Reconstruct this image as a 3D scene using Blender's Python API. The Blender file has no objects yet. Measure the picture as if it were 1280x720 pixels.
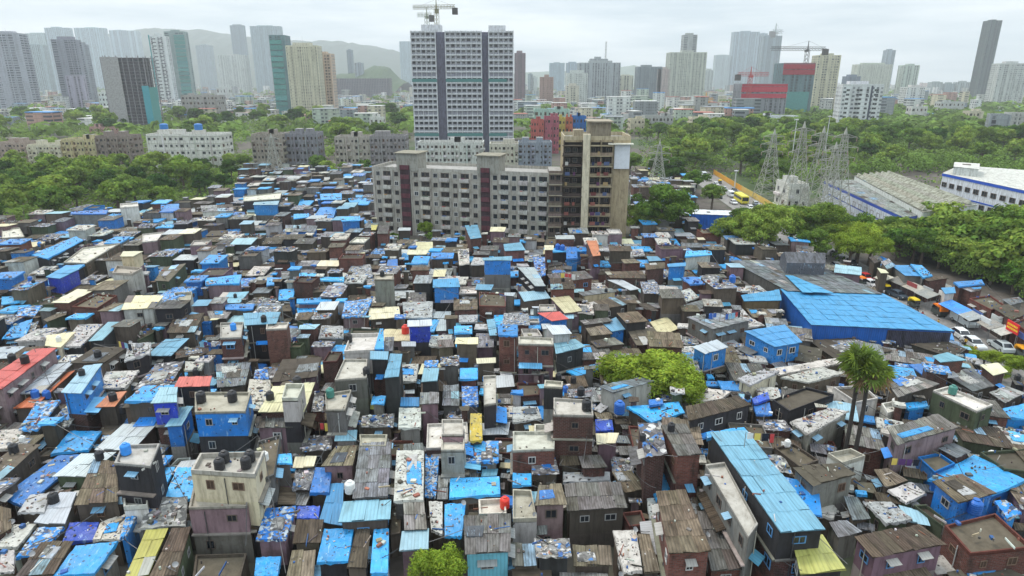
import bpy, math, random
from mathutils import Vector
R = random.Random(11)
SC = bpy.context.scene; COL = SC.collection
rad = math.radians
# ---------------------------------------------------------------- camera
F, PITCH, H = 806.0, rad(17.9), 42.0
cp, sp = math.cos(PITCH), math.sin(PITCH)
cam = bpy.data.cameras.new('camera'); cam_o = bpy.data.objects.new('camera', cam); COL.objects.link(cam_o)
cam_o.location = (0, 0, H); cam_o.rotation_euler = (math.pi/2-PITCH, 0, 0)
cam.sensor_width = 36; cam.lens = F/1280*36; cam.clip_end = 30000; cam.clip_start = 1
SC.camera = cam_o
def ray(px, py):
    x, y = (px-640)/F, -(py-360)/F
    return Vector((x, cp + y*sp, -sp + y*cp))
def gp(px, py, z=0.0):                       # a point of the plane at height z, in metres
    d = ray(px, py); t = (z-H)/d.z
    return Vector((d.x*t, d.y*t, z))
def wy(px, py, Y):                           # a point Y metres ahead
    d = ray(px, py); t = Y/d.y
    return Vector((d.x*t, Y, H+d.z*t))
def proj(p):
    zc = p[1]*cp - (p[2]-H)*sp; yc = p[1]*sp + (p[2]-H)*cp
    return (640+F*p[0]/zc, 360-F*yc/zc, zc)
def srgb(h):
    h = h.lstrip('#'); v = [int(h[i:i+2], 16)/255 for i in (0, 2, 4)]
    return tuple(c/12.92 if c <= .04045 else ((c+.055)/1.055)**2.4 for c in v)
def jit(c, a=.12, r=R):
    k = 1+r.uniform(-a, a)
    return tuple(max(0, x*k*(1+r.uniform(-a*.3, a*.3))) for x in c)
# ---------------------------------------------------------------- materials
MATS = {}
class NT:
    def __init__(s, name):
        s.m = bpy.data.materials.new(name); s.m.use_nodes = True; s.t = s.m.node_tree; s.t.nodes.clear()
        s.out = s.n('ShaderNodeOutputMaterial'); MATS[name] = s.m
    def n(s, t, **k):
        o = s.t.nodes.new(t)
        for a, b in k.items(): setattr(o, a, b)
        return o
    def put(s, inp, v):
        if isinstance(v, bpy.types.NodeSocket): s.t.links.new(v, inp)
        elif isinstance(v, (tuple, list)) and len(v) == 3 and inp.type == 'RGBA': inp.default_value = (*v, 1)
        else: inp.default_value = v
    def math(s, op, a, b=0., c=None):
        o = s.n('ShaderNodeMath', operation=op); s.put(o.inputs[0], a); s.put(o.inputs[1], b)
        if c is not None: s.put(o.inputs[2], c)
        return o.outputs[0]
    def mix(s, f, a, b, mode='MIX'):
        o = s.n('ShaderNodeMix', data_type='RGBA', blend_type=mode)
        s.put(o.inputs[0], f); s.put(o.inputs[6], a); s.put(o.inputs[7], b); return o.outputs[2]
    def attr(s, name='Col'): return s.n('ShaderNodeAttribute', attribute_name=name).outputs['Color']
    def uv(s, sx=1, sy=1, sz=1, coord='UV'):
        m = s.n('ShaderNodeMapping'); s.put(m.inputs['Scale'], (sx, sy, sz))
        s.t.links.new(s.n('ShaderNodeTexCoord').outputs[coord], m.inputs[0]); return m.outputs[0]
    def noise(s, v, scale=1., detail=4., rough=.6, out='Fac'):
        o = s.n('ShaderNodeTexNoise'); s.put(o.inputs['Vector'], v)
        s.put(o.inputs['Scale'], scale); s.put(o.inputs['Detail'], detail); s.put(o.inputs['Roughness'], rough); return o.outputs[out]
    def vor(s, v, scale=1., out='Distance', rnd=1., feature='F1'):
        o = s.n('ShaderNodeTexVoronoi', feature=feature); s.put(o.inputs['Vector'], v); s.put(o.inputs['Scale'], scale)
        s.put(o.inputs['Randomness'], rnd); return o.outputs[out]
    def ramp(s, f, a, b, lo=0., hi=1.):
        o = s.n('ShaderNodeMapRange', clamp=True); s.put(o.inputs[0], f)
        for i, v in enumerate((a, b, lo, hi)): s.put(o.inputs[i+1], v)
        return o.outputs[0]
    def sep(s, v):
        o = s.n('ShaderNodeSeparateXYZ'); s.put(o.inputs[0], v); return o.outputs
    def bump(s, h, st=.5, d=.05):
        o = s.n('ShaderNodeBump'); s.put(o.inputs['Strength'], st); s.put(o.inputs['Distance'], d); s.put(o.inputs['Height'], h); return o.outputs[0]
    def fin(s, col, rough=.8, normal=None, metal=0., spec=.3, **k):
        b = s.n('ShaderNodeBsdfPrincipled'); s.put(b.inputs['Base Color'], col); s.put(b.inputs['Roughness'], rough)
        b.inputs['Metallic'].default_value = metal; b.inputs['Specular IOR Level'].default_value = spec
        for a, v in k.items(): s.put(b.inputs[a], v)
        if normal is not None: s.put(b.inputs['Normal'], normal)
        s.t.links.new(b.outputs[0], s.out.inputs[0]); return s.m
DARK = (.012, .011, .010)
# corrugated fibre-cement sheet
n = NT('sheet'); uv = n.uv(); c = n.attr(); u, v, _ = n.sep(uv)
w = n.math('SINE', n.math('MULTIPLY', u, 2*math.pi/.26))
st = n.noise(n.uv(1.3, .35), 1.1, 7, .68); bl = n.noise(uv, .55, 5, .65)
c1 = n.mix(n.ramp(st, .40, .64, 0, .85), c, n.mix(1., c, (.22, .19, .15), 'MULTIPLY'))
c1 = n.mix(n.ramp(bl, .58, .72, 0, .6), c1, (.05, .045, .02))
c1 = n.mix(n.ramp(n.noise(uv, 2.6, 4, .7), .66, .76, 0, .55), c1, (.36, .34, .30))
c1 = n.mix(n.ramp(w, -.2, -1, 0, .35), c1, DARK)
n.fin(c1, .85, n.bump(w, .6, .04))
# painted metal sheet
n = NT('metal'); uv = n.uv(); c = n.attr(); u, v, _ = n.sep(uv)
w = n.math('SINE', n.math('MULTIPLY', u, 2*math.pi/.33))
st = n.noise(n.uv(1., .3), .9, 7, .65)
c1 = n.mix(n.ramp(st, .45, .72, 0, .6), c, n.mix(1., c, (.45, .40, .36), 'MULTIPLY'))
c1 = n.mix(n.ramp(n.noise(uv, 3.2, 3, .6), .70, .76, 0, .6), c1, (.10, .07, .05))
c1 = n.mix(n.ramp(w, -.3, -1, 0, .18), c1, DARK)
n.fin(c1, .5, n.bump(w, .35, .03), spec=.45)
# plastic tarpaulin, weighed down and creased
n = NT('tarp'); uv = n.uv(); c = n.attr()
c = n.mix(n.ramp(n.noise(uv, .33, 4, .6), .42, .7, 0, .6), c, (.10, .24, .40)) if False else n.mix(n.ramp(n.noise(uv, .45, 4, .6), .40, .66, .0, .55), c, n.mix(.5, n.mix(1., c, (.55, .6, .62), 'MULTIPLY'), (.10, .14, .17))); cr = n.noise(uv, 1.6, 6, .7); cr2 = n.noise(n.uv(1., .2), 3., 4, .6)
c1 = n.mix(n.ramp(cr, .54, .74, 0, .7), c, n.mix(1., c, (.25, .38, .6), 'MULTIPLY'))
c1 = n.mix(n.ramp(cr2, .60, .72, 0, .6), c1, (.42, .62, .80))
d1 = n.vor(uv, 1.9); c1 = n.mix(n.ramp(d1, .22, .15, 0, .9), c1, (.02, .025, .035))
d2 = n.vor(n.uv(1.2, 1.), 2.1); c1 = n.mix(n.ramp(d2, .10, .06, 0, .9), c1, (.6, .6, .58))
n.fin(c1, .42, n.bump(n.math('ADD', cr, cr2), .8, .10), spec=.5)
# torn layers of tarpaulin, sacking and plastic
n = NT('patch'); uv = n.uv(); c = n.attr()
wv = n.n('ShaderNodeVectorMath', operation='ADD'); n.put(wv.inputs[0], uv)
nz = n.n('ShaderNodeVectorMath', operation='SCALE'); n.put(nz.inputs[0], n.noise(uv, 2.2, 4, .7, 'Color')); n.put(nz.inputs['Scale'], .9); n.t.links.new(nz.outputs[0], wv.inputs[1])
cc = n.vor(wv.outputs[0], 3.1, 'Color'); r_, g_, b_ = n.sep(cc)
c1 = n.mix(n.ramp(r_, .66, .68), c, (.40, .46, .50)); c1 = n.mix(n.ramp(g_, .80, .81), c1, (.03, .06, .13)); c1 = n.mix(n.ramp(b_, .84, .85), c1, (.16, .14, .12))
c1 = n.mix(n.ramp(n.noise(uv, 1.4, 6, .7), .5, .75, 0, .6), c1, (.05, .06, .08))
n.fin(c1, .5, n.bump(n.noise(uv, 3, 5, .7), .8, .1))
# pale sheeting dotted with stones
n = NT('rags'); uv = n.uv(); c = n.attr()
a1 = n.noise(uv, .9, 6, .7)
c1 = n.mix(n.ramp(a1, .46, .7, 0, .85), c, n.mix(1., c, (.30, .27, .24), 'MULTIPLY'))
dd = n.vor(n.uv(1., 1.25), 2.2); gate = n.ramp(n.noise(uv, .5, 2, .5), .42, .5)
c1 = n.mix(n.math('MULTIPLY', n.ramp(dd, .30, .22), gate), c1, (.045, .04, .04))
c1 = n.mix(n.ramp(n.noise(uv, 4, 3, .6), .63, .68, 0, .7), c1, (.10, .09, .08))
n.fin(c1, .7, n.bump(n.noise(uv, 3, 5, .7), .7, .1))
# scrap and rubble cover
n = NT('scrap'); uv = n.uv(); c = n.attr()
cc = n.vor(uv, 2.6, 'Color'); r_, g_, b_ = n.sep(cc)
c1 = n.mix(n.ramp(r_, .3, .9, 0, .9), c, n.mix(1., c, (.25, .25, .27), 'MULTIPLY')); c1 = n.mix(n.ramp(g_, .86, .87), c1, (.55, .54, .52)); c1 = n.mix(n.ramp(b_, .93, .94), c1, (.08, .22, .50))
c1 = n.mix(n.ramp(n.noise(uv, .8, 5, .7), .5, .7, 0, .7), c1, (.05, .045, .04))
n.fin(c1, .85, n.bump(n.math('ADD', r_, n.noise(uv, 5, 4, .7)), .9, .12))
# concrete / plaster
n = NT('concrete'); uv = n.uv(); c = n.attr()
c1 = n.mix(n.ramp(n.noise(uv, .7, 7, .7), .44, .72, 0, .75), c, n.mix(1., c, (.38, .35, .30), 'MULTIPLY'))
c1 = n.mix(n.ramp(n.noise(uv, 2.4, 5, .7), .6, .75, 0, .6), c1, (.07, .065, .05))
n.fin(c1, .85, n.bump(n.noise(uv, 6, 4), .25, .03))
n = NT('plaster'); uv = n.uv(); c = n.attr()
c1 = n.mix(n.ramp(n.noise(n.uv(1.6, .22), 1.1, 7, .7), .46, .70, 0, .7), c, n.mix(1., c, (.25, .22, .19), 'MULTIPLY'))
c1 = n.mix(n.ramp(n.noise(uv, .6, 6, .7), .52, .70, 0, .6), c1, n.mix(1., c, (.42, .38, .33), 'MULTIPLY'))
c1 = n.mix(n.ramp(n.noise(uv, 1.9, 5, .7), .64, .72, 0, .5), c1, (.035, .04, .02))
n.fin(c1, .88, n.bump(n.noise(uv, 7, 4), .3, .03))
n = NT('brick'); uv = n.uv(); c = n.attr()
b = n.n('ShaderNodeTexBrick'); n.put(b.inputs['Vector'], uv); n.put(b.inputs['Scale'], 1.)
for k_, v_ in (('Brick Width', .42), ('Row Height', .17), ('Mortar Size', .018)): b.inputs[k_].default_value = v_
n.put(b.inputs['Color1'], c); n.put(b.inputs['Color2'], n.mix(1., c, (.6, .55, .5), 'MULTIPLY')); n.put(b.inputs['Mortar'], (.13, .11, .10))
c1 = n.mix(n.ramp(n.noise(n.uv(1, .4), .9, 7, .7), .48, .68, 0, .8), b.outputs[0], (.03, .025, .02))
c1 = n.mix(n.ramp(n.noise(uv, 1.3, 5, .7), .62, .70, 0, .6), c1, (.24, .21, .19))
n.fin(c1, .9, n.bump(b.outputs['Fac'], -.3, .02))
# window grid for far towers: dark openings, sills, storey lines
def facade(name, bay, sto, w0, w1a, w1b, v0, v1, dark, glass):
    n = NT(name); uv = n.uv(); c = n.attr(); u, v, _ = n.sep(uv)
    fu = n.math('FRACT', n.math('DIVIDE', u, bay)); fv = n.math('FRACT', n.math('DIVIDE', v, sto)); iu = n.math('FLOOR', n.math('DIVIDE', u, bay)); iv = n.math('FLOOR', n.math('DIVIDE', v, sto))
    wn = n.n('ShaderNodeTexWhiteNoise', noise_dimensions='2D'); cx = n.n('ShaderNodeCombineXYZ'); n.put(cx.inputs[0], iu); n.put(cx.inputs[1], iv); n.t.links.new(cx.outputs[0], wn.inputs[0])
    wc = n.n('ShaderNodeTexWhiteNoise', noise_dimensions='1D'); n.put(wc.inputs['W'], iu)
    wu = n.math('MULTIPLY', n.math('GREATER_THAN', fu, w0), n.math('LESS_THAN', fu, n.ramp(wn.outputs[0], 0, 1, w1a, w1b)))
    wnd = n.math('MULTIPLY', n.math('MULTIPLY', wu, n.math('MULTIPLY', n.math('GREATER_THAN', fv, v0), n.math('LESS_THAN', fv, v1))), n.math('GREATER_THAN', wc.outputs[0], .18))
    base = n.mix(n.ramp(wc.outputs[0], .7, .72, 0, .35), c, n.mix(1., c, (.45, .44, .46), 'MULTIPLY'))
    base = n.mix(n.ramp(n.noise(n.uv(.3, .05), 1., 5, .6), .45, .72, 0, .6), base, n.mix(1., c, (.42, .40, .38), 'MULTIPLY'))
    base = n.mix(n.math('LESS_THAN', fv, .1), base, n.mix(1., c, (.65, .65, .65), 'MULTIPLY'))
    n.fin(n.mix(n.math('MULTIPLY', wnd, n.ramp(wn.outputs[0], 0, 1, .55, 1.)), base, dark), n.ramp(wnd, 0, 1, .85, glass))
facade('facade', 3.4, 3.1, .2, .6, .9, .28, .78, (.05, .06, .075), .3)
facade('facade_strip', 9., 3.3, .06, .8, .96, .3, .8, (.04, .05, .06), .25)
facade('facade_pier', 5.2, 3.1, .3, .62, .8, .1, .9, (.05, .05, .06), .4)
facade('facade_pair', 2.3, 3., .25, .6, .8, .35, .8, (.04, .045, .05), .4)
# simple ones
def simple(name, rough=.7, st=.3, scale=1., spec=.3, metal=0.):
    n = NT(name); c = n.attr(); z = n.noise(n.uv(coord='Object'), scale, 5, .6)
    n.fin(n.mix(n.ramp(z, .45, .75, 0, st), c, n.mix(1., c, (.4, .38, .35), 'MULTIPLY')), rough, spec=spec, metal=metal)
simple('paint', .5, .3, 1.2, .5); simple('plastic', .4, .25, 2., .5); simple('wood', .85, .6, 2.); simple('steel', .55, .4, .6, .5)
simple('cloth', .9, .2, 1.)
n = NT('glass'); n.fin((.015, .02, .026), .18, spec=.6)
n = NT('gravel'); p = n.uv(coord='Object')
c1 = n.mix(n.ramp(n.noise(p, .25, 7, .7), .35, .7), (.07, .06, .05), (.15, .13, .11)); n.fin(n.mix(n.ramp(n.noise(p, .012, 5, .6), .46, .56), c1, (.055, .085, .03)), .95)
n = NT('asphalt'); p = n.uv(coord='Object')
c1 = n.mix(n.ramp(n.noise(p, .5, 7, .7), .35, .7), (.19, .18, .17), (.29, .275, .26)); n.fin(n.mix(n.ramp(n.noise(p, .15, 5, .7), .55, .62, 0, .4), c1, (.08, .075, .07)), .8)
def leafmat(name, c0, c1_, tr=.25):
    n = NT(name); oi = n.n('ShaderNodeObjectInfo').outputs['Random']; c = n.attr()
    k = n.mix(oi, c0, c1_); k = n.mix(1., k, c, 'MULTIPLY')
    d = n.n('ShaderNodeBsdfDiffuse'); t = n.n('ShaderNodeBsdfTranslucent'); x = n.n('ShaderNodeMixShader'); n.put(d.inputs[0], k); n.put(t.inputs[0], k)
    x.inputs[0].default_value = tr; n.t.links.new(d.outputs[0], x.inputs[1]); n.t.links.new(t.outputs[0], x.inputs[2]); n.t.links.new(x.outputs[0], n.out.inputs[0])
leafmat('leaf', (.085, .17, .035), (.24, .33, .07), .3); leafmat('leaf_bright', (.22, .32, .045), (.27, .36, .055), .35); leafmat('leaf_dark', (.045, .10, .025), (.08, .14, .035), .3)
# ---------------------------------------------------------------- mesh builder
class MB:
    def __init__(s): s.v = []; s.f = []; s.uv = []; s.c = []; s.m = []; s.names = []; s.smooth = []
    def mi(s, m):
        if m not in s.names: s.names.append(m)
        return s.names.index(m)
    def poly(s, pts, m, c, uv=None, smooth=False):
        b = len(s.v); s.v.extend(tuple(p) for p in pts); s.f.append(tuple(range(b, b+len(pts))))
        if uv is None:
            a = Vector(pts[1])-Vector(pts[0]); q = Vector(pts[-1])-Vector(pts[0]); la, lq = a.length or 1, q.length or 1
            o = (hash((round(pts[0][0], 1), round(pts[0][1], 1))) % 97)*1.7; a.normalize(); nn = a.cross(q)
            if nn.length < 1e-9: w = Vector((0, 0, 1))
            else: w = nn.normalized().cross(a)
            uv = [((Vector(p)-Vector(pts[0])).dot(a)+o, (Vector(p)-Vector(pts[0])).dot(w)+o) for p in pts]
        s.uv.extend(uv); s.c.append(c); s.m.append(s.mi(m)); s.smooth.append(smooth)
    def box(s, x0, x1, y0, y1, z0, z1, m, c, rot=0., org=(0, 0)):
        cr, sr = math.cos(rot), math.sin(rot)
        def T(x, y, z): return (org[0]+x*cr-y*sr, org[1]+x*sr+y*cr, z)
        P = [T(x0, y0, z0), T(x1, y0, z0), T(x1, y1, z0), T(x0, y1, z0), T(x0, y0, z1), T(x1, y0, z1), T(x1, y1, z1), T(x0, y1, z1)]
        dx, dy, dz = x1-x0, y1-y0, z1-z0
        for q, a, b in (((0, 1, 5, 4), dx, dz), ((1, 2, 6, 5), dy, dz), ((2, 3, 7, 6), dx, dz), ((3, 0, 4, 7), dy, dz), ((4, 5, 6, 7), dx, dy), ((3, 2, 1, 0), dx, dy)):
            u0 = (x0+y0*1.3) % 50; v0 = z0
            s.poly([P[i] for i in q], m, c, [(u0, v0), (u0+a, v0), (u0+a, v0+b), (u0, v0+b)])
    def tube(s, p, q, r0, r1, m, c, k=6, cap=True):
        p, q = Vector(p), Vector(q); d = (q-p).normalized(); a = d.orthogonal().normalized(); b = d.cross(a)
        A = [p+(a*math.cos(t)+b*math.sin(t))*r0 for t in [2*math.pi*i/k for i in range(k)]]
        B = [q+(a*math.cos(t)+b*math.sin(t))*r1 for t in [2*math.pi*i/k for i in range(k)]]
        for i in range(k): s.poly([A[i], A[(i+1) % k], B[(i+1) % k], B[i]], m, c, smooth=k > 5)
        if cap: s.poly(B, m, c)
    def lathe(s, prof, m, c, k=14, o=(0, 0, 0)):
        for (r0, z0), (r1, z1) in zip(prof, prof[1:]):
            for i in range(k):
                a, b = 2*math.pi*i/k, 2*math.pi*(i+1)/k
                s.poly([(o[0]+r0*math.cos(a), o[1]+r0*math.sin(a), o[2]+z0), (o[0]+r0*math.cos(b), o[1]+r0*math.sin(b), o[2]+z0), (o[0]+r1*math.cos(b), o[1]+r1*math.sin(b), o[2]+z1), (o[0]+r1*math.cos(a), o[1]+r1*math.sin(a), o[2]+z1)], m, c, smooth=False)
    def data(s, name):
        me = bpy.data.meshes.new(name); me.from_pydata(s.v, [], s.f)
        ul = me.uv_layers.new(name='UVMap'); ul.data.foreach_set('uv', [x for p in s.uv for x in p])
        ca = me.color_attributes.new('Col', 'FLOAT_COLOR', 'CORNER'); buf = []
        for f, c in zip(s.f, s.c): buf.extend((c[0], c[1], c[2], 1.)*len(f))
        ca.data.foreach_set('color', buf)
        for nm in s.names: me.materials.append(MATS[nm])
        me.polygons.foreach_set('material_index', s.m); me.polygons.foreach_set('use_smooth', s.smooth)
        me.update(); return me
    def build(s, name, parent=None, origin=None):
        if not s.f: return None
        if origin is not None: s.v = [(x-origin[0], y-origin[1], z-origin[2]) for x, y, z in s.v]
        o = bpy.data.objects.new(name, s.data(name)); COL.objects.link(o)
        if parent: o.parent = parent
        return o
def empty(name, loc, rz=0.):
    o = bpy.data.objects.new(name, None); COL.objects.link(o); o.location = loc; o.rotation_euler = (0, 0, rz); o.empty_display_size = .5; return o
def tag(o, label=None, cat=None, group=None, kind=None):
    if label: o['label'] = label
    if cat: o['category'] = cat
    if group: o['group'] = group
    if kind: o['kind'] = kind
    return o
def copy_tree(o, parent=None, top=True):
    c = o.copy(); COL.objects.link(c); c.parent = parent
    for ch in KIDS.get(o.name, ()): copy_tree(ch, c, False)
    return c
KIDS = {}
def kids(root):
    for o in bpy.data.objects:
        if o.parent: KIDS.setdefault(o.parent.name, []).append(o) if o.parent.name in root else None
# things whose label is finished at the end from what stands beside them
CROWD = []
def crowd(o, desc, cat, group, at): tag(o, None, cat, group); CROWD.append((o, desc, at))
# ---------------------------------------------------------------- houses
BLUES = ['#2092d2', '#30a0de', '#1c80c6', '#40aae2', '#1a6cb8', '#2a9ad8']
ROOF = {'T': ('tarp', BLUES, 'blue tarpaulin roof'), 'S': ('metal', ['#6a9db2', '#78a6b8', '#6094ae', '#8cb0bc'], 'pale blue roof'),
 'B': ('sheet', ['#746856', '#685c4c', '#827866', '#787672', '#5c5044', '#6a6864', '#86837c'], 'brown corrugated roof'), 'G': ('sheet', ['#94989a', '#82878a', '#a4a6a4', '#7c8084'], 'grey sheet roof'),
 'W': ('rags', ['#b6b5ae', '#a6a7a6', '#beb9ae'], 'littered white roof'), 'C': ('concrete', ['#c4c0b2', '#b4b0a6', '#ccc8be', '#a8a294'], 'flat concrete terrace'),
 'D': ('concrete', ['#5f5748', '#524c40', '#645c4e', '#4a4238'], 'dark mossy flat roof'), 'Y': ('metal', ['#a8aa5c', '#aea654'], 'yellow roof'),
 'R': ('metal', ['#b84e46', '#bc5a50'], 'red roof'), 'K': ('metal', ['#cfc8a0', '#c4bb92', '#d4cead'], 'cream sheet roof'),
 'M': ('scrap', ['#8e8f92', '#9c9a96', '#7d7c7c'], 'scrap-strewn roof'), 'P': ('patch', ['#2a84d2', '#3a90d8', '#2472c4'], 'patchy blue-white roof'),
 'U': ('metal', ['#b8633c', '#c27a55'], 'rusty orange roof'), 'J': ('metal', ['#3a86b8', '#428fc0'], 'bright blue roof'), 'Z': ('metal', ['#b4babc', '#a6aeb2'], 'pale grey roof'),
 'N': ('tarp', ['#c4ae2c'], 'yellow tarpaulin roof'), 'Q': ('tarp', ['#1844b4', '#2050bc'], 'dark blue tarpaulin')}
WALL = {'b': ('brick', ['#744237', '#683c34', '#7e4e44', '#583630'], 'brick'), 'g': ('plaster', ['#7c7a74', '#8a8882', '#6c6a66'], 'grey'), 'w': ('plaster', ['#c8c7c0', '#bcbcb8'], 'white'),
 'l': ('tarp', ['#1e80d0', '#248ad8', '#1a74c6'], 'blue'), 'k': ('plaster', ['#3b3a3b', '#323134'], 'black-walled'), 'm': ('plaster', ['#80696f', '#765f6a', '#8c777a'], 'mauve'),  # black walls under the longest blue roof paint the shade of its open sides
 'c': ('plaster', ['#cfc3a0', '#d6ccb0'], 'cream'), 'd': ('plaster', ['#5c5248', '#514a42', '#665c50'], 'weathered'), 'v': ('plaster', ['#56604a', '#4c5642'], 'mossy'), 'r': ('tarp', ['#2440c0'], 'royal blue'), 't': ('metal', ['#6fb8c4'], 'teal')}
def bil(q, u, v):
    a, b, c, d = q
    return (a*(1-u)+b*u)*(1-v)+(d*(1-u)+c*u)*v
def inset(q, m):
    ct = (q[0]+q[1]+q[2]+q[3])/4; out = []
    for p in q:
        d = ct-p; L = d.length or 1
        out.append(p+d*min(.45, m*1.4/L))
    return out
def roof_sheets(mb, q, z, m, col, rng, detail=1., tilt=0., axis=0):
    W = ((q[1]-q[0]).length+(q[2]-q[3]).length)/2; L = ((q[3]-q[0]).length+(q[2]-q[1]).length)/2
    ns = max(1, round(W/1.05)) if detail >= 1 else max(1, round(W/2.2)); nl = max(1, round(L/2.4)) if detail >= 1 else max(1, round(L/3.5))
    odd = rng.random()
    def zz(u, v): return z + (tilt*(.5-v) if axis == 0 else tilt*(.5-u))
    for i in range(ns):
        ou = rng.uniform(-.05, .05)*(detail >= 1)
        for j in range(nl):
            c = jit(col, .15 if m == 'sheet' else .025, rng)
            if rng.random() < (.09 if m == 'sheet' else .012): c = jit(rng.choice([(.42, .40, .36), (.12, .10, .085), (.30, .45, .55)]), .2, rng)
            u0, u1, v0, v1 = i/ns, (i+1)/ns, j/nl, (j+1)/nl
            if j < nl-1: v1 += .12/L
            e0 = ou/L if j == 0 else 0; e1 = ou/L if j == nl-1 else 0
            lift = .02*(i % 2)+rng.uniform(0, .015); lo = .035 if j < nl-1 else 0
            P = []
            for (uu, vv, dz) in ((u0, v0+e0, 0), (u1, v0+e0, 0), (u1, v1+e1, lo), (u0, v1+e1, lo)):
                p = bil(q, uu+rng.uniform(-.06, .06)/W, vv+rng.uniform(-.12, .12)/L); P.append(Vector((p.x, p.y, zz(uu, vv)+lift+dz+rng.uniform(0, .05))))
            ox = rng.uniform(0, 40); oy = rng.uniform(0, 40); lw = W/ns; ll = L/nl
            mb.poly([P[3], P[2], P[1], P[0]], m, c, [(ox, oy), (ox+lw, oy), (ox+lw, oy+ll), (ox, oy+ll)])
    T = .05                                          # rim and underside
    E = [Vector((p.x, p.y, zz(*uv))) for p, uv in zip(q, ((0, 0), (1, 0), (1, 1), (0, 1)))]
    B = [p-Vector((0, 0, T)) for p in E]
    for i in range(4): mb.poly([E[i], E[(i+1) % 4], B[(i+1) % 4], B[i]], m, tuple(x*.7 for x in col))
    mb.poly(B, m, tuple(x*.7 for x in col))
def roof_cloth(mb, q, z, m, col, rng, n=7, drape=.35, amp=.09, tilt=0.):
    W = (q[1]-q[0]).length; L = (q[3]-q[0]).length; ox, oy = rng.uniform(0, 60), rng.uniform(0, 60)
    ct = (q[0]+q[1]+q[2]+q[3])/4; G = []; us = rng.uniform(.65, 1.7); W *= us; L *= us
    for j in range(n+3):
        row = []
        for i in range(n+3):
            u = min(1, max(0, (i-1)/n)); v = min(1, max(0, (j-1)/n)); p = bil(q, u, v); edge = i in (0, n+2) or j in (0, n+2)
            zz = z+tilt*(.5-v)+rng.uniform(-amp, amp)
            if edge: p = p+(p-ct).normalized()*.06; zz -= drape*rng.uniform(.4, 1.1)
            elif 0 < u < 1 and 0 < v < 1: p = p+Vector((rng.uniform(-.12, .12), rng.uniform(-.12, .12), 0))
            row.append((Vector((p.x, p.y, zz)), (ox+u*W+(i == n+2)*.3-(i == 0)*.3, oy+v*L+(j == n+2)*.3-(j == 0)*.3)))
        G.append(row)
    for j in range(n+2):
        for i in range(n+2):
            s = [G[j+1][i], G[j+1][i+1], G[j][i+1], G[j][i]]
            mb.poly([x[0] for x in s], m, col, [x[1] for x in s], smooth=True)
def ring(mb, q, w, z0, z1, m, c):
    qi = inset(q, w)
    for i in range(4):
        a, b, ai, bi = q[i], q[(i+1) % 4], qi[i], qi[(i+1) % 4]
        f = lambda p, z: Vector((p.x, p.y, z))
        L = (b-a).length
        mb.poly([f(b, z0), f(a, z0), f(a, z1), f(b, z1)], m, c, [(L, z0), (0, z0), (0, z1), (L, z1)])
        mb.poly([f(ai, z0), f(bi, z0), f(bi, z1), f(ai, z1)], m, c, [(0, z0), (L, z0), (L, z1), (0, z1)])
        mb.poly([f(a, z1), f(ai, z1), f(bi, z1), f(b, z1)], m, c, [(0, 0), (0, w), (L, w), (L, 0)])
WIN = {}
def win_mesh(kind):
    if kind in WIN: return WIN[kind]
    mb = MB(); fc = {'w': (.62, .62, .60), 'd': (.13, .10, .08), 'b': (.10, .28, .55), 'g': (.34, .34, .33), 's': (.20, .13, .09)}[kind[0]]
    t = .09
    mb.box(-.5, .5, -.05, .0, -.5, -.5+t, 'paint', fc); mb.box(-.5, .5, -.05, .0, .5-t, .5, 'paint', fc)
    mb.box(-.5, -.5+t, -.05, .0, -.5+t, .5-t, 'paint', fc); mb.box(.5-t, .5, -.05, .0, -.5+t, .5-t, 'paint', fc)
    mb.box(-.025, .025, -.035, .0, -.5+t, .5-t, 'paint', fc)
    mb.poly([(-.5+t, -.012, -.5+t), (.5-t, -.012, -.5+t), (.5-t, -.012, .5-t), (-.5+t, -.012, .5-t)], 'glass' if kind[0] != 's' else 'wood', (.08, .05, .035))
    WIN[kind] = mb.data('window'); return WIN[kind]
AWN = {}
def awn_mesh(k):
    if k not in AWN:
        mb = MB(); c = [srgb('#7ca4bc'), srgb('#8c8e8c'), srgb('#6696b4'), srgb('#a09e98')][k]
        mb.poly([(-.65, -.62, .42), (.65, -.62, .42), (.65, 0, .66), (-.65, 0, .66)], 'metal', c); mb.poly([(-.65, 0, .64), (.65, 0, .64), (.65, -.62, .40), (-.65, -.62, .40)], 'metal', c)
        mb.poly([(-.65, -.62, .38), (.65, -.62, .38), (.65, -.62, .43), (-.65, -.62, .43)], 'metal', c)
        for x in (-.6, .6): mb.tube((x, -.56, .42), (x, 0, .22), .015, .015, 'steel', (.2, .2, .2), 4, False)
        AWN[k] = mb.data('awning')
    return AWN[k]
def link(name, me, parent, loc, rz=0., sc=(1, 1, 1)):
    o = bpy.data.objects.new(name, me); COL.objects.link(o); o.parent = parent; o.location = loc; o.rotation_euler = (0, 0, rz); o.scale = sc; return o
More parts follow.
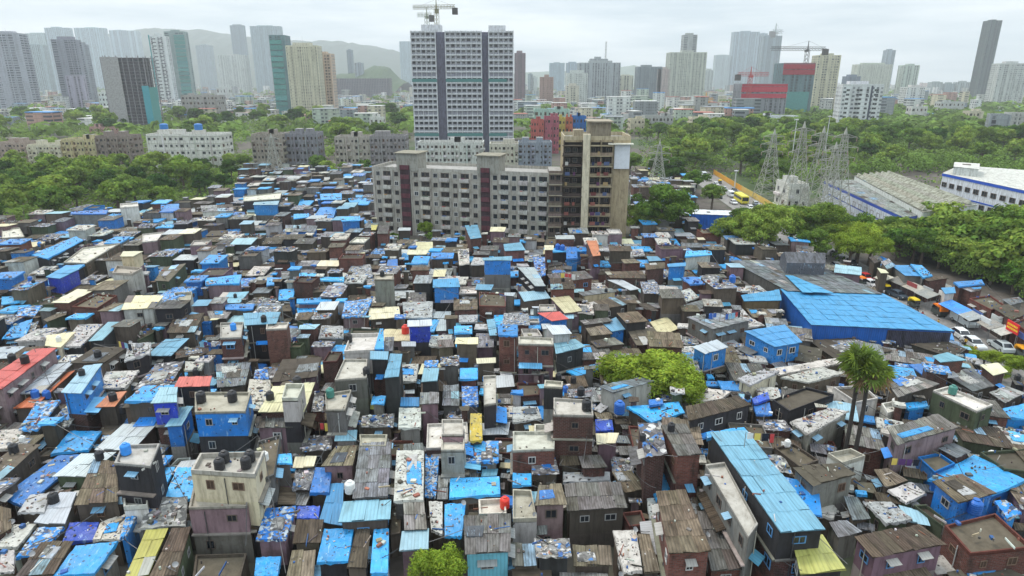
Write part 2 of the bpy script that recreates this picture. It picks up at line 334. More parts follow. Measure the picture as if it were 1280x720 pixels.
def house(q, z, r, w, rng, sink=None, tilt=None, win=True, low=0.):
    """q: roof corners (far left, far right, near right, near left); parts go to a thing of their own, or to sink when it is one of the countless far ones"""
    det = sink is None; rm, rc, rdesc = ROOF[r]; wm, wc, wdesc = WALL[w]
    rcol = jit(srgb(rng.choice(rc)), .1, rng); wcol = jit(srgb(rng.choice(wc)), .15, rng)
    q = [Vector((p.x, p.y, 0)) for p in q]; ct = (q[0]+q[1]+q[2]+q[3])/4; org = (ct.x, ct.y, 0)
    W = (q[2]-q[3]).length; L = (q[3]-q[0]).length
    mw = MB() if det else sink; mr = MB() if det else sink; mp = MB() if det else sink
    terrace = r in 'C' or (r == 'D' and rng.random() < .45)
    qi = q if terrace else inset(q, .26)
    zt = z-.5 if terrace else z-.06
    if tilt is None: tilt = 0 if terrace else rng.choice([-1, 1])*rng.uniform(.08, .34)*min(1.3, L/5)
    ztop = zt if terrace else z-abs(tilt)/2-.08
    STO = rng.uniform(2.5, 2.9); bands = [(wm, wcol)]
    for _ in range(3):
        if rng.random() < .5 and wm != 'tarp': bands.append((wm, jit(wcol, .2, rng)))
        else: w2 = rng.choice('bbdgmkg'); bands.append((WALL[w2][0], jit(srgb(rng.choice(WALL[w2][1])), .2, rng)))
    for i in range(4):
        a, b = qi[i], qi[(i+1) % 4]; LL = (b-a).length; u0 = rng.uniform(0, 50)
        za = zb = ztop
        if not terrace: za = z+(tilt*.5 if i in (0, 1)[:1] else 0)-.09 if False else ztop; zb = za
        zt_ = za; lv = 0
        while zt_ > low+.05:
            zb_ = max(low, zt_-STO); m_, c_ = bands[min(lv, len(bands)-1)]
            if zb_ < 1.2: zb_ = low
            mw.poly([Vector((b.x, b.y, zb_)), Vector((a.x, a.y, zb_)), Vector((a.x, a.y, zt_)), Vector((b.x, b.y, zt_))], m_, c_, [(u0+LL, zb_), (u0, zb_), (u0, zt_), (u0+LL, zt_)]); zt_ = zb_; lv += 1
    if not terrace:                                   # close the wedge under a sloping roof
        ft, nt = z+tilt*.5-.08, z-tilt*.5-.08
        for i, (h0, h1) in enumerate(((ft, ft), (ft, nt), (nt, nt), (nt, ft))):
            a, b = qi[i], qi[(i+1) % 4]; LL = (b-a).length
            if max(h0, h1) > ztop+.01:
                mw.poly([Vector((b.x, b.y, ztop)), Vector((a.x, a.y, ztop)), Vector((a.x, a.y, max(h0, ztop+.002))), Vector((b.x, b.y, max(h1, ztop+.002)))], wm, wcol, [(LL, ztop), (0, ztop), (0, h0), (LL, h1)])
    if terrace:
        f = inset(q, .02); ox = rng.uniform(0, 50)
        mr.poly([Vector((p.x, p.y, z-.6)) for p in reversed(f)], rm, rcol, [(ox, ox+L), (ox+W, ox+L), (ox+W, ox), (ox, ox)])
        ring(mp, q, .16, z-.61, z-(.1 if r == 'C' and w in 'cw' else .28), 'plaster', tuple(min(.8, x*(1. if r == 'C' and w in 'cw' else .75)) for x in (rcol if r == 'C' else wcol)))
    elif rm in ('tarp', 'patch', 'rags', 'scrap'):
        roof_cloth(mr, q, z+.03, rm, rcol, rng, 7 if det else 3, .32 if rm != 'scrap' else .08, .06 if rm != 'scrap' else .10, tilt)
        if det and rm == 'scrap': pass
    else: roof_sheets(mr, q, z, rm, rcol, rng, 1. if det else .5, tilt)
    def frame(a, b):
        e = (b-a).normalized(); return e, Vector((e.y, -e.x, 0)), (b-a).length
    def obar(mb, a, e, u0, u1, d0, d1, z0, z1, m, c): mb.box(u0, u1, -d1, -d0, z0, z1, m, c, math.atan2(e.y, e.x), (a.x, a.y))
    faces = [(qi[3], qi[2]), (qi[0], qi[3]) if ct.x > 0 else (qi[2], qi[1])]
    mpt = MB() if det else sink
    if not terrace and r in 'BGDMPWTU' and rng.random() < (.5 if det else .3) and W > 2.2 and L > 2.2 and rm != 'tarp':
        for _ in range(rng.choice([1, 1, 2])):                    # a sheet or a tarpaulin thrown over a part of the roof
            u, v = rng.uniform(.05, .5), rng.uniform(.05, .5); du, dv = rng.uniform(.25, .5), rng.uniform(.25, .5)
            pq = [bil(q, u+rng.uniform(-.05, .05), v), bil(q, u+du, v+rng.uniform(-.05, .05)), bil(q, u+du+rng.uniform(-.05, .05), v+dv), bil(q, u, v+dv+rng.uniform(-.05, .05))]
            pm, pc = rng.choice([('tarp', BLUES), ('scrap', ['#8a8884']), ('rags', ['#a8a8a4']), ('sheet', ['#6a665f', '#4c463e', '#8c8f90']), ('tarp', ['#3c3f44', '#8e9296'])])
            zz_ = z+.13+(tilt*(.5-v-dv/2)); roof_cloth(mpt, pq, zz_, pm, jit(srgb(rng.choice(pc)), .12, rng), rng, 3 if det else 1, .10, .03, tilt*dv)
    if not det:
        if z > 4.4 and rng.random() < .5:
            a, b = faces[0]; e, nn, LL = frame(a, b); t0 = rng.uniform(0, .4)*LL; t1 = t0+rng.uniform(.4, .6)*LL; dd = rng.uniform(.7, 1.3); z1 = z-rng.uniform(1.6, 2.6); pm, pc = rng.choice([('sheet', '#6a5f50'), ('metal', '#62a8ca'), ('tarp', '#1c92ea'), ('metal', '#a0a4a4')])
            P = [a+e*t0+nn*dd, a+e*t1+nn*dd, a+e*t1, a+e*t0]; sink.poly([Vector((p.x, p.y, z1-(.3 if i < 2 else 0))) for i, p in enumerate(P)], pm, jit(srgb(pc), .2, rng))
        return None
    kind = 'hut' if z < 4.2 else 'house'
    root = empty(kind, org)
    mw.build('wall', root, org); mr.build('roof', root, org)
    if terrace: mp.build('parapet', root, org)
    mpt.build('roof_patch', root, org)
    for fi, (a, b) in enumerate(faces):
        e, nn, LL = frame(a, b)
        if z > 4.6 and LL > 2:
            k = 1
            while ztop-k*STO > 2.2 and k < 3:                     # ledges between storeys, lean-to sheets, pipes
                zl = ztop-k*STO
                if rng.random() < .5: ml = MB(); obar(ml, a, e, -.05, LL+.05, -.02, rng.uniform(.18, .55), zl-.07, zl+.07, 'concrete', jit((.26, .24, .21), .3, rng)); ml.build('ledge', root, org)
                k += 1
            if rng.random() < .7:
                t0 = rng.uniform(-.1, .45)*LL; t1 = min(LL+.3, t0+rng.uniform(.35, .8)*LL); dd = rng.uniform(.7, 1.7); z1 = ztop-rng.uniform(1.9, 3.0); pm, pc = rng.choice([('sheet', '#6a5f50'), ('sheet', '#7e8284'), ('metal', '#62a8ca'), ('tarp', '#1c92ea'), ('metal', '#9ea2a2'), ('rags', '#aaa9a4'), ('sheet', '#584c3e')]); cc = jit(srgb(pc), .2, rng)
                P = [a+e*t0, a+e*t1, a+e*(t1+rng.uniform(-.1, .1))+nn*dd, a+e*(t0+rng.uniform(-.1, .1))+nn*dd*rng.uniform(.85, 1.1)]; T_ = [Vector((p.x, p.y, z1-(.3 if i > 1 else 0))) for i, p in enumerate(P)]
                ml = MB(); ml.poly([T_[3], T_[2], T_[1], T_[0]], pm, cc); ml.poly([p-Vector((0, 0, .05)) for p in T_], pm, cc); ml.poly([T_[3]-Vector((0, 0, .05)), T_[2]-Vector((0, 0, .05)), T_[2], T_[3]], pm, tuple(x*.7 for x in cc)); ml.build('lean_to_sheet', root, org)
            if rng.random() < .5: t = rng.uniform(.05, .95)*LL; p = a+e*t+nn*.09; ml = MB(); ml.tube((p.x, p.y, .2), (p.x, p.y, ztop-.2), .045, .045, 'plastic', rng.choice([(.45, .45, .43), (.06, .06, .06), (.5, .48, .4)]), 6); ml.build('drainpipe', root, org)
    if win:
        sides = [(qi[3], qi[2])]; sides.append((qi[0], qi[3]) if ct.x > 0 else (qi[2], qi[1]))
        wk = rng.choice('gdsgdwbs'); ak = rng.randrange(4); hasawn = rng.random() < .42
        for a, b in sides:
            LL = (b-a).length; e = (b-a).normalized(); rz = math.atan2(e.y, e.x); nn = Vector((e.y, -e.x, 0))
            nb = int(LL/2.3)
            if nb < 1: continue
            for lev in range(2 if z > 5.2 else 1):
                zc = ztop-1.0-lev*2.75
                if zc < 1.2: continue
                for k in range(nb):
                    if rng.random() < .25 and nb > 1: continue
                    t = (k+.5)/nb*LL+rng.uniform(-.2, .2); p = a+e*t+nn*.02
                    ww = rng.choice([.6, .75, .9, 1.1]); hh = rng.choice([.7, .8, .95])
                    wo = link('window', win_mesh(wk), root, (p.x-org[0], p.y-org[1], zc), rz, (ww, 1, hh))
                    if hasawn and rng.random() < .75: link('awning', awn_mesh(ak), wo, (0, 0, 0), 0, (1.15, 1, 1))
    root['_d'] = 0; del root['_d']
    st = 'tall ' if z > 7.4 else ('low ' if z < 3.4 else '')
    return root, f'{st}{wdesc} {kind} with {rdesc}'
# ---------------------------------------------------------------- the settlement
# roof corners as seen from the camera (far left, far right, near right, near left), roof height in metres, roof kind, wall kind
HAND = '''
88 540 127 540 110 561 63 566 3.1 T d
72 569 108 568 30 634 2 622 3 T d
25 554 51 555 2 600 -22 590 4.2 D d
117 573 147 576 148 628 92 632 4.4 B d
152 553 199 551 187 579 142 575 8.6 C k
154 615 185 612 184 630 154 632 4.6 C w
38 619 62 617 55 640 22 640 3.6 W d
75 615 96 615 82 656 42 655 3.3 Z g
15 655 45 654 22 685 -4 685 3 W g
47 660 80 660 54 689 19 696 3.2 P d
87 654 124 654 116 675 78 677 2.8 Q d
126 652 160 641 150 675 116 675 3 W d
160 634 176 632 158 672 150 674 3.4 P l
190 624 234 622 232 656 172 660 3.6 M g
222 586 241 586 241 622 204 622 3.2 T d
205 584 219 585 206 608 199 600 3 T d
187 655 214 653 186 718 156 722 3.3 Y d
216 662 239 661 221 718 187 719 3.7 B v
52 679 92 677 66 718 20 720 3.6 B d
95 683 147 677 118 716 66 720 3.4 T g
2 688 18 688 17 714 -2 715 3.2 W d
-6 632 14 637 14 660 -8 672 3.6 B b
250 565 330 563 318 591 238 586 9.2 C c
244 593 317 592 308 629 235 631 6.4 C m
244 690 308 688 300 718 240 718 2.6 D d
243 487 313 487 306 511 243 512 9 C l
322 548 350 540 342 590 318 600 7 D g
339 567 364 567 365 580 338 580 6.2 T g
378 545 416 543 414 563 378 565 4.2 M d
420 538 447 538 445 551 418 551 4.8 S g
449 540 484 540 482 554 450 554 5 C g
420 556 447 556 441 583 402 584 4.4 B m
369 571 396 570 392 584 366 586 4 K d
370 587 394 587 386 611 365 612 3.6 M d
335 600 363 594 361 615 330 618 3.6 C k
394 586 415 586 411 614 387 615 3.5 T d
450 555 490 553 485 620 440 622 4.5 G g
413 606 430 606 427 656 399 650 3 J d
429 626 489 624 487 650 423 654 4.2 S d
333 634 370 632 357 675 320 675 4.2 P m
372 633 400 633 398 648 371 648 2.7 Q d
371 651 405 650 401 677 366 679 3.6 B d
405 660 442 659 435 703 396 704 3.4 T k
446 659 463 659 458 711 433 711 3.3 B d
467 660 486 659 485 719 463 718 3.4 T l
496 564 530 564 529 624 492 625 4.6 W g
504 626 530 625 534 660 505 661 4.2 B b
502 663 536 662 536 687 499 690 3.9 S m
490 627 502 627 500 663 488 665 2.8 D d
532 567 549 567 545 621 531 621 3 P d
552 545 581 545 580 559 551 559 6.6 C g
584 553 623 552 623 576 582 577 4.2 P g
563 597 624 595 625 619 562 624 3.4 T g
548 595 561 595 559 624 546 624 3.2 G d
556 631 582 630 577 670 556 670 3.6 T d
536 628 553 628 553 667 539 661 3.4 W d
579 643 638 641 638 692 581 695 4.7 B t
598 623 632 621 633 640 599 641 4.2 C w
320 697 351 696 347 720 318 720 3 T d
365 689 395 689 392 722 358 722 3 B d
641 536 694 536 693 558 641 560 6.2 C b
692 494 740 497 742 516 692 515 9.2 C b
681 472 704 474 703 481 680 480 9 C k
700 568 721 568 726 581 700 582 4 B d
723 570 750 568 760 585 728 586 4.4 B b
745 541 774 541 769 555 746 556 5.2 K m
704 591 762 590 763 600 704 602 3.2 W d
764 590 790 590 808 611 781 615 3.4 B d
673 607 702 605 708 631 668 632 5.4 B m
705 606 775 603 784 633 709 638 4.6 B d
806 592 834 592 839 608 821 626 3.5 T d
797 530 825 532 834 565 807 569 8.2 M b
826 529 857 528 878 570 847 572 8.2 B b
820 612 857 610 889 692 836 695 6.4 B b
871 640 902 640 931 711 889 713 4.4 B b
882 577 906 574 948 651 936 667 8 C g
887 541 933 539 1032 661 976 665 8.6 S k
766 664 795 663 803 712 780 715 4 W d
797 665 812 666 825 717 805 718 3.9 B d
716 681 763 682 766 708 716 709 3.5 B d
668 673 711 673 714 697 671 698 4.5 M k
640 678 667 679 671 708 641 709 3.6 B d
641 592 664 592 664 606 641 606 4 T d
641 610 664 611 671 646 641 647 4.6 C w
665 572 694 573 699 592 665 593 4 M d
828 702 850 702 850 722 826 722 3 T d
641 712 690 712 690 740 641 740 3 D d
700 715 760 716 764 745 700 745 3 B d
770 722 815 722 820 745 772 745 3 G d
990 583 1049 578 1070 594 1015 608 5.2 D g
989 674 1029 670 1058 712 1001 718 6.4 Y k
952 667 982 663 990 672 956 677 5.4 B m
1067 670 1150 656 1183 680 1091 697 5.2 B m
1096 703 1130 698 1163 719 1103 722 2.8 U b
1054 621 1072 623 1089 647 1066 650 3 G d
1036 653 1058 651 1078 665 1048 671 2.8 G g
1081 627 1114 626 1140 650 1108 656 3.3 W v
1092 588 1110 586 1135 600 1108 609 3.6 B d
1110 612 1139 602 1158 617 1133 629 3.4 W v
1035 565 1064 559 1082 568 1053 577 5 C w
1109 536 1172 518 1199 534 1121 556 6.2 B m
1148 568 1175 563 1195 576 1169 587 4.6 D l
1173 560 1192 553 1215 565 1195 573 4.5 G b
1160 598 1218 567 1282 602 1240 620 4 T l
1165 601 1202 592 1246 617 1198 630 5.3 B l
1243 627 1258 626 1277 640 1259 648 4 P l
1182 653 1245 638 1292 680 1214 688 5.6 D b
968 556 992 551 1024 572 1001 581 4.2 D d
1143 628 1158 627 1182 645 1179 654 3.6 D v
1226 562 1282 558 1300 588 1257 583 4.6 D v
1184 715 1250 705 1290 725 1200 740 3.2 D d
1010 424 1068 421 1115 440 1050 455 3.2 D d
1137 431 1184 428 1210 436 1186 445 3 D d
930 415 981 407 1003 427 968 433 5.8 J l
961 462 1044 448 1053 453 976 468 4 W d
976 471 1028 458 1054 467 1011 479 4.2 W d
966 497 1009 481 1043 490 987 511 5.2 D k
1108 475 1140 468 1175 481 1122 498 5.2 B d
1165 445 1184 441 1208 450 1176 453 6 S b
1181 468 1214 460 1244 482 1216 489 4 G d
1136 457 1160 455 1184 477 1172 480 3.4 T d
1225 456 1247 453 1260 465 1242 470 5 K b
1236 490 1259 483 1282 492 1256 504 4 G d
1167 485 1185 480 1242 503 1222 511 6.5 C v
1251 511 1281 504 1290 525 1259 522 4 T l
988 526 1037 509 1061 515 1011 544 4.6 W g
1042 481 1080 479 1098 495 1071 500 4.6 D w
1102 503 1120 500 1127 510 1110 515 4 C w
1129 504 1158 501 1160 508 1136 512 4.2 T l
648 366 681 364 688 372 655 376 5.6 S d
688 373 711 370 728 388 706 391 5.8 K m
722 365 764 360 771 365 729 370 5.4 G c
735 379 775 371 790 379 751 386 5.4 B d
672 391 699 389 711 399 690 402 6.2 R l
724 400 760 396 766 402 731 407 5 B d
753 405 770 397 782 411 765 414 4.6 S l
771 392 797 390 810 401 783 404 5.6 B k
732 411 755 408 766 417 738 419 4.6 B d
738 426 767 421 781 431 746 435 4 B d
812 402 834 396 848 411 826 422 3.6 K d
797 379 820 377 834 385 808 388 4.6 G b
850 365 862 361 874 371 858 376 5 W d
857 380 885 373 894 381 870 388 5 G b
858 395 905 388 939 402 891 413 5.6 G g
907 402 939 398 956 406 918 411 4 W d
865 434 896 425 911 434 881 442 6.2 Z l
651 410 672 410 678 419 655 420 6.4 C c
681 407 706 407 715 416 691 418 7 Z w
692 426 720 423 732 435 695 444 5.6 S k
648 418 691 420 692 428 648 427 8.8 C b
622 405 647 405 647 421 623 420 8.2 T b
708 463 751 453 756 460 721 471 3.6 T d
748 483 800 472 818 476 767 491 5.8 G w
783 509 848 503 856 515 815 527 4.2 T d
811 500 828 499 829 504 812 507 4.8 T d
857 509 921 496 940 505 861 526 5.6 B k
880 484 914 489 900 500 868 504 3.5 W d
922 472 959 460 974 465 938 482 5 W c
939 499 960 490 962 499 943 504 4.6 Q d
942 508 962 503 965 519 946 519 4.2 T d
641 508 672 507 677 524 641 529 4.5 W d
709 487 735 485 742 496 711 497 6.2 M d
646 476 676 476 674 491 649 493 4 D b
668 529 687 529 689 539 668 539 6 C c
744 524 765 524 767 539 745 539 3.4 Q d
883 541 930 534 934 539 884 548 7 T d
349 363 369 361 366 373 348 374 4.4 T g
336 376 364 376 364 387 327 388 4 D d
371 373 415 371 414 378 371 380 5.2 T m
371 385 419 383 424 391 373 394 4.2 T g
431 378 466 374 456 394 427 395 5.6 P m
304 392 351 391 345 404 306 406 8.4 S k
370 391 400 389 399 398 369 399 4.6 W g
375 406 400 405 393 412 373 412 6.2 S b
402 408 429 409 429 421 398 421 5 W g
438 416 474 415 468 436 430 438 8.2 C w
430 446 459 446 458 469 418 472 8.2 C g
475 410 479 410 480 437 468 437 8.4 T l
463 439 486 440 485 449 462 449 8.6 S k
488 441 503 441 499 472 480 474 8.2 S k
439 408 474 408 473 413 438 414 8 D v
509 401 540 400 540 407 509 408 7 Z r
502 427 520 427 520 433 502 433 5 Z g
481 422 493 422 491 438 480 438 6 G g
461 386 499 384 501 396 461 399 5 K d
503 379 541 378 540 396 505 396 4.2 W d
541 350 573 349 575 358 541 359 7.2 J l
567 373 597 373 597 388 567 389 6 B b
599 363 632 365 632 381 599 380 6 D b
568 408 590 408 590 416 568 416 5.4 T g
569 420 589 420 590 434 570 434 4.6 T d
595 417 617 418 617 434 596 434 4.8 G m
538 421 565 419 563 436 536 431 4.6 W d
608 400 619 399 621 419 612 419 5.6 S g
551 446 574 444 574 458 551 458 5 M g
595 448 620 447 620 454 596 455 5.2 K d
531 451 548 451 546 458 530 458 6 P d
530 460 549 460 547 477 526 478 6.6 S k
525 490 549 490 549 505 525 506 5.6 G m
575 461 597 461 597 473 575 473 4.6 T b
577 482 597 482 598 507 578 509 4 P g
554 481 574 480 574 508 553 508 4 G g
604 467 620 466 620 501 605 503 6.6 C k
552 521 579 521 579 540 552 540 7.2 C m
588 516 602 516 603 551 587 552 5 N d
500 497 524 497 524 508 500 508 4.6 J l
499 511 526 511 526 533 498 534 4.6 W g
464 498 479 497 478 511 463 511 3.2 Y g
453 519 493 517 491 534 451 534 4 M d
353 451 403 448 396 469 338 477 5.6 D m
411 437 428 437 421 449 403 450 6.6 D b
393 426 419 426 415 434 389 434 5 M m
333 402 361 400 358 408 332 409 8.6 C b
319 463 334 462 336 473 317 473 4.6 P d
312 476 339 477 337 509 306 511 4.6 W d
341 482 394 476 381 516 323 517 7 K b
357 478 380 478 372 496 352 496 9.8 C w
321 521 367 522 366 534 319 534 6.2 B m
406 489 439 484 431 509 407 509 8 C g
393 496 405 496 404 514 389 514 6 M b
24 385 53 382 43 394 20 394 4.6 P d
15 408 41 399 32 420 2 423 4 T d
34 407 49 402 40 419 26 421 3.8 M d
54 400 84 386 83 393 59 402 5 D v
64 378 97 361 118 363 86 379 6.6 K b
89 381 120 365 146 367 121 383 6.8 D b
2 370 25 368 25 379 2 382 4.6 T d
160 371 205 371 192 384 151 386 7 K w
218 365 240 364 238 375 218 376 6.2 C w
230 379 275 375 265 382 231 384 4 M v
218 397 256 392 243 415 208 415 5.2 B d
281 380 318 379 316 387 282 387 5 T d
275 401 304 400 301 419 275 420 8.6 C b
258 388 291 387 284 399 263 400 4.6 B d
221 436 261 433 261 442 219 449 4.2 B d
59 420 95 415 76 434 56 432 5.6 K c
97 405 129 404 100 434 79 434 5 W k
135 404 151 404 128 424 110 425 5.6 S k
181 398 199 396 191 414 171 424 4.2 D v
161 430 189 429 187 441 155 451 6 W k
42 435 71 434 2 488 -30 484 7 R m
68 457 94 453 52 491 22 492 5 Z d
77 468 94 464 42 509 16 510 4.4 U d
105 458 128 456 101 491 76 490 7.6 S l
47 503 76 502 47 535 23 535 4.2 P d
78 510 101 510 86 534 61 534 4 M d
133 466 174 464 156 484 123 484 5 W d
195 457 231 453 211 481 167 485 4.6 M d
137 491 159 488 144 509 119 510 5 U d
168 491 194 489 180 509 153 511 5 D d
225 472 265 471 262 482 217 483 8.2 R k
200 484 222 483 221 504 188 505 8.2 S r
223 508 241 508 227 533 206 534 6.2 S l
270 456 314 453 306 481 271 484 5 G d
232 453 256 452 251 461 231 462 5 W d
2 284 24 283 30 294 2 296 6.4 C g
89 264 135 261 133 268 88 268 7 T g
150 254 172 252 173 257 150 259 8.2 C w
201 256 224 255 223 262 201 263 6 T w
251 258 291 256 292 263 252 264 8 G w
304 244 352 239 350 247 304 250 8.4 C k
38 318 95 295 104 301 60 324 6.2 T k
103 308 150 302 107 327 79 326 7.2 C d
74 336 100 336 75 349 57 347 7.2 J r
154 313 179 313 167 322 150 322 9.4 K c
146 331 178 334 165 341 140 340 8 C w
178 291 205 288 196 299 177 301 7.2 C m
205 335 233 330 211 351 193 350 7.4 D v
242 299 264 298 258 304 237 305 8.2 C m
256 349 302 344 299 354 257 355 6 T m
308 261 320 259 320 270 309 270 5 K w
319 250 350 249 347 257 316 257 7.6 S l
309 259 342 259 337 266 309 266 5.4 S w
375 251 393 251 385 258 372 258 5 T d
400 243 427 242 427 249 401 249 6.6 T k
435 247 458 247 457 253 437 253 5 T d
367 267 386 266 386 272 367 274 5.6 T d
400 260 421 259 417 271 390 274 5 T l
357 282 397 283 394 289 356 289 6.2 G l
405 290 434 290 431 296 404 297 5.2 T k
426 272 450 270 450 275 427 276 8.4 T l
464 282 472 282 470 287 464 287 7 Y d
474 281 487 281 485 293 471 293 7.2 B b
581 281 597 280 602 298 588 300 7.2 S b
520 303 541 303 541 316 521 316 5 K b
572 311 586 310 587 330 574 332 6.2 W k
543 337 558 337 556 346 541 346 6.6 K b
515 333 538 333 536 339 513 339 7.2 B b
603 322 640 320 640 326 604 326 9.4 S l
546 310 580 309 580 316 547 316 5.2 D d
468 341 492 340 492 347 468 347 9.6 C g
328 298 355 297 352 304 327 305 5.2 D d
334 348 352 348 349 355 333 356 5 T d
393 353 419 353 416 362 391 364 5 D d
400 346 430 346 430 352 401 351 5.2 T d
374 341 395 341 395 348 374 348 5 T d
440 331 463 331 466 346 431 348 4.2 M d
485 326 497 325 497 337 482 337 4.8 T d
629 304 651 302 657 314 631 315 8 S b
680 307 692 307 692 312 681 312 7.2 K b
708 311 721 310 722 322 708 323 6.2 T l
720 308 733 308 733 315 721 316 5.4 T l
733 302 746 302 751 318 741 319 8.2 U b
666 322 681 322 682 343 671 345 6.2 P b
685 331 708 328 714 337 685 340 5 D d
683 342 731 338 742 348 691 354 6 B b
647 335 668 335 682 357 669 357 7 Z k
755 340 803 339 808 348 763 347 5.6 B b
776 324 793 323 802 329 780 330 6.2 B b
805 330 831 328 832 335 808 337 6.8 B b
759 351 776 350 800 360 788 362 5 Z d
834 330 858 328 857 333 835 334 7.2 J l
858 313 889 312 890 319 856 321 6 T w
808 320 822 320 828 326 811 327 5 S d
787 313 803 312 806 318 788 320 5 W d
766 311 785 309 785 315 769 315 5 B b
833 247 860 245 862 248 834 249 7 D k
851 304 889 304 890 309 852 309 4.4 G d
'''
# houses and shops along the road
SHOPS = '''
1114 331 1136 331 1152 346 1131 345 4.4 J g
1138 331 1152 333 1166 343 1154 346 4.9 T g
1152 347 1181 344 1186 348 1160 352 4.4 B b
1192 353 1227 350 1231 355 1199 358 4.9 T b
1201 360 1229 358 1225 363 1214 365 4.4 G b
1176 360 1193 359 1195 366 1181 367 4.4 J w
1212 371 1238 367 1258 380 1240 385 4.4 D b
1241 386 1260 381 1284 392 1265 399 4.4 D b
1252 374 1274 371 1280 378 1263 382 4.4 G g
1267 401 1288 394 1312 408 1292 416 4.4 D b
1101 327 1111 323 1119 333 1109 337 4.4 G d
1096 334 1107 337 1111 342 1101 342 4.4 K d
1086 322 1097 319 1104 325 1093 329 4.4 B d
'''
rng = random.Random(5)
RES = .5; GX0, GY0, GW, GH = -260, 40, 1040, 560
occ = bytearray(GW*GH)
def cells(poly, step=RES):
    xs = [p[0] for p in poly]; ys = [p[1] for p in poly]
    i0, i1 = int((min(xs)-GX0)/RES), int((max(xs)-GX0)/RES); j0, j1 = int((min(ys)-GY0)/RES), int((max(ys)-GY0)/RES)
    n = len(poly)
    for j in range(max(0, j0), min(GH-1, j1)+1):
        y = GY0+(j+.5)*RES
        for i in range(max(0, i0), min(GW-1, i1)+1):
            x = GX0+(i+.5)*RES; ins = False
            for k in range(n):
                x1, y1 = poly[k][0], poly[k][1]; x2, y2 = poly[k-1][0], poly[k-1][1]
                if (y1 > y) != (y2 > y) and x < (x2-x1)*(y-y1)/(y2-y1)+x1: ins = not ins
            if ins: yield j*GW+i
def mark(poly, v=1):
    for c in cells(poly): occ[c] = v
def frac(poly):
    t = k = 0
    for c in cells(poly): t += 1; k += occ[c] > 0
    return k/t if t else 1.
# where the settlement stands (outline on the ground), and what keeps it out
ZONE = [gp(*p) for p in ((-90, 800), (-60, 303), (60, 292), (100, 280), (160, 274), (240, 268), (298, 250), (300, 220), (468, 222), (472, 312), (787, 317), (787, 226), (800, 222), (868, 230), (868, 262), (858, 300), (905, 326), (1010, 328), (1092, 372), (1160, 403), (1198, 425), (1262, 462), (1400, 560), (1400, 800))]
inz = set(cells(ZONE))
for i in range(len(occ)): occ[i] = 0 if i in inz else 1
ALLH = []                                            # (quad, z, roof, wall)
def parse(txt, pre):
    for ln in txt.strip().splitlines():
        t = ln.split(); v = list(map(float, t[:8])); z = float(t[8])
        q = [gp(v[i], v[i+1], z) for i in (0, 2, 4, 6)]
        ALLH.append((q, z, t[9], t[10])); mark([(p.x, p.y) for p in q])
parse(HAND, 'h'); parse(SHOPS, 's')
# sheds marked by hand further on
SHED = [gp(*p, 5.2) for p in ((926, 369), (975, 362), (1104, 368), (1193, 413), (1014, 405), (977, 375), (930, 376))]
WARE = [gp(*p, 5.6) for p in ((912, 326), (1008, 326), (1103, 367), (984, 363))]
mark(SHED); mark(WARE)
PALM = gp(1056, 598); mark([(PALM.x-2, PALM.y-2.5), (PALM.x+2, PALM.y-2.5), (PALM.x+2, PALM.y+1.5), (PALM.x-2, PALM.y+1.5)])
RPX = [(868, 214), (900, 236), (940, 262), (985, 296), (1030, 322), (1072, 346), (1130, 372), (1182, 398), (1222, 422), (1262, 448), (1330, 500)]
for a_, b_ in zip(RPX, RPX[1:]):
    a, b = gp(*a_), gp(*b_); d = (b-a).normalized(); s_ = Vector((d.y, -d.x, 0))*8; a, b = a-d*2, b+d*2; mark([tuple(p[:2]) for p in (a-s_, b-s_, b+s_, a+s_)])
def kinds_at(px, py):
    if px > 700 and py > 330: return 'BBBBBDDBBGGWWTTSPMMB', 'bbbdddkmgv'
    if px < 420: return 'TTTPBBBBWWMMMGGSDDBZKDB', 'dddkgbmvwl'
    return 'BBBTTTPWWWMMGGZSDDKC', 'bbdddkgmw'
def fill(step_y, wx, zr, thr, jig):
    y = 50.
    while y < 300:
        sy = rng.uniform(*step_y); x = -y*.95-6; xend = y*.98+8
        while x < xend:
            sx = rng.uniform(*wx); cx, cy = x+sx/2, y+sy/2
            x += sx+rng.choice([.12, .15, .5, .8])
            cx += rng.uniform(-.2, .2); cy += rng.uniform(-.5, .5)*jig
            ix, iy = int((cx-GX0)/RES), int((cy-GY0)/RES)
            if not (0 <= ix < GW and 0 <= iy < GH) or occ[iy*GW+ix]: continue
            px, py, _ = proj((cx, cy, 3))
            if px < -40 or px > 1320 or py > 760: continue
            a = rng.gauss(0, .05) + (-.42 if px > 1000 and py < 560 else -.30 if px > 980 else -.12 if px > 820 and py > 400 else .06 if px < 350 else 0)
            hx, hy = sx/2, sy/2*rng.uniform(.85, 1.)
            ca, sa = math.cos(a), math.sin(a)
            q = [Vector((cx+(u*hx*ca-v*hy*sa)+rng.uniform(-.15, .15), cy+(u*hx*sa+v*hy*ca)+rng.uniform(-.15, .15), 0)) for u, v in ((-1, 1), (1, 1), (1, -1), (-1, -1))]
            if frac([(p.x, p.y) for p in q]) > thr: continue
            ks, ws = kinds_at(px, py)
            z = rng.uniform(*zr)
            if px > 1080 and py < 470: z = rng.uniform(2.4, 3.2)
            elif py < 420 and rng.random() < .30: z += rng.choice([2.2, 2.6, 3.0])
            elif py < 560 and rng.random() < .12: z += 2.4
            r = rng.choice(ks)
            ALLH.append((q, z, r, rng.choice(ws))); mark([(p.x, p.y) for p in q], 2)
        y += sy+rng.choice([.15, .3, .9])
fill((4.2, 6.4), (3.0, 5.0), (3.2, 4.5), .17, .6)
fill((2.8, 3.8), (2.3, 3.4), (2.9, 3.9), .18, .3)
fill((1.5, 2.3), (1.4, 2.4), (2.5, 3.2), .2, .2)
fill((.9, 1.2), (.9, 1.5), (2.1, 2.8), .26, .1)
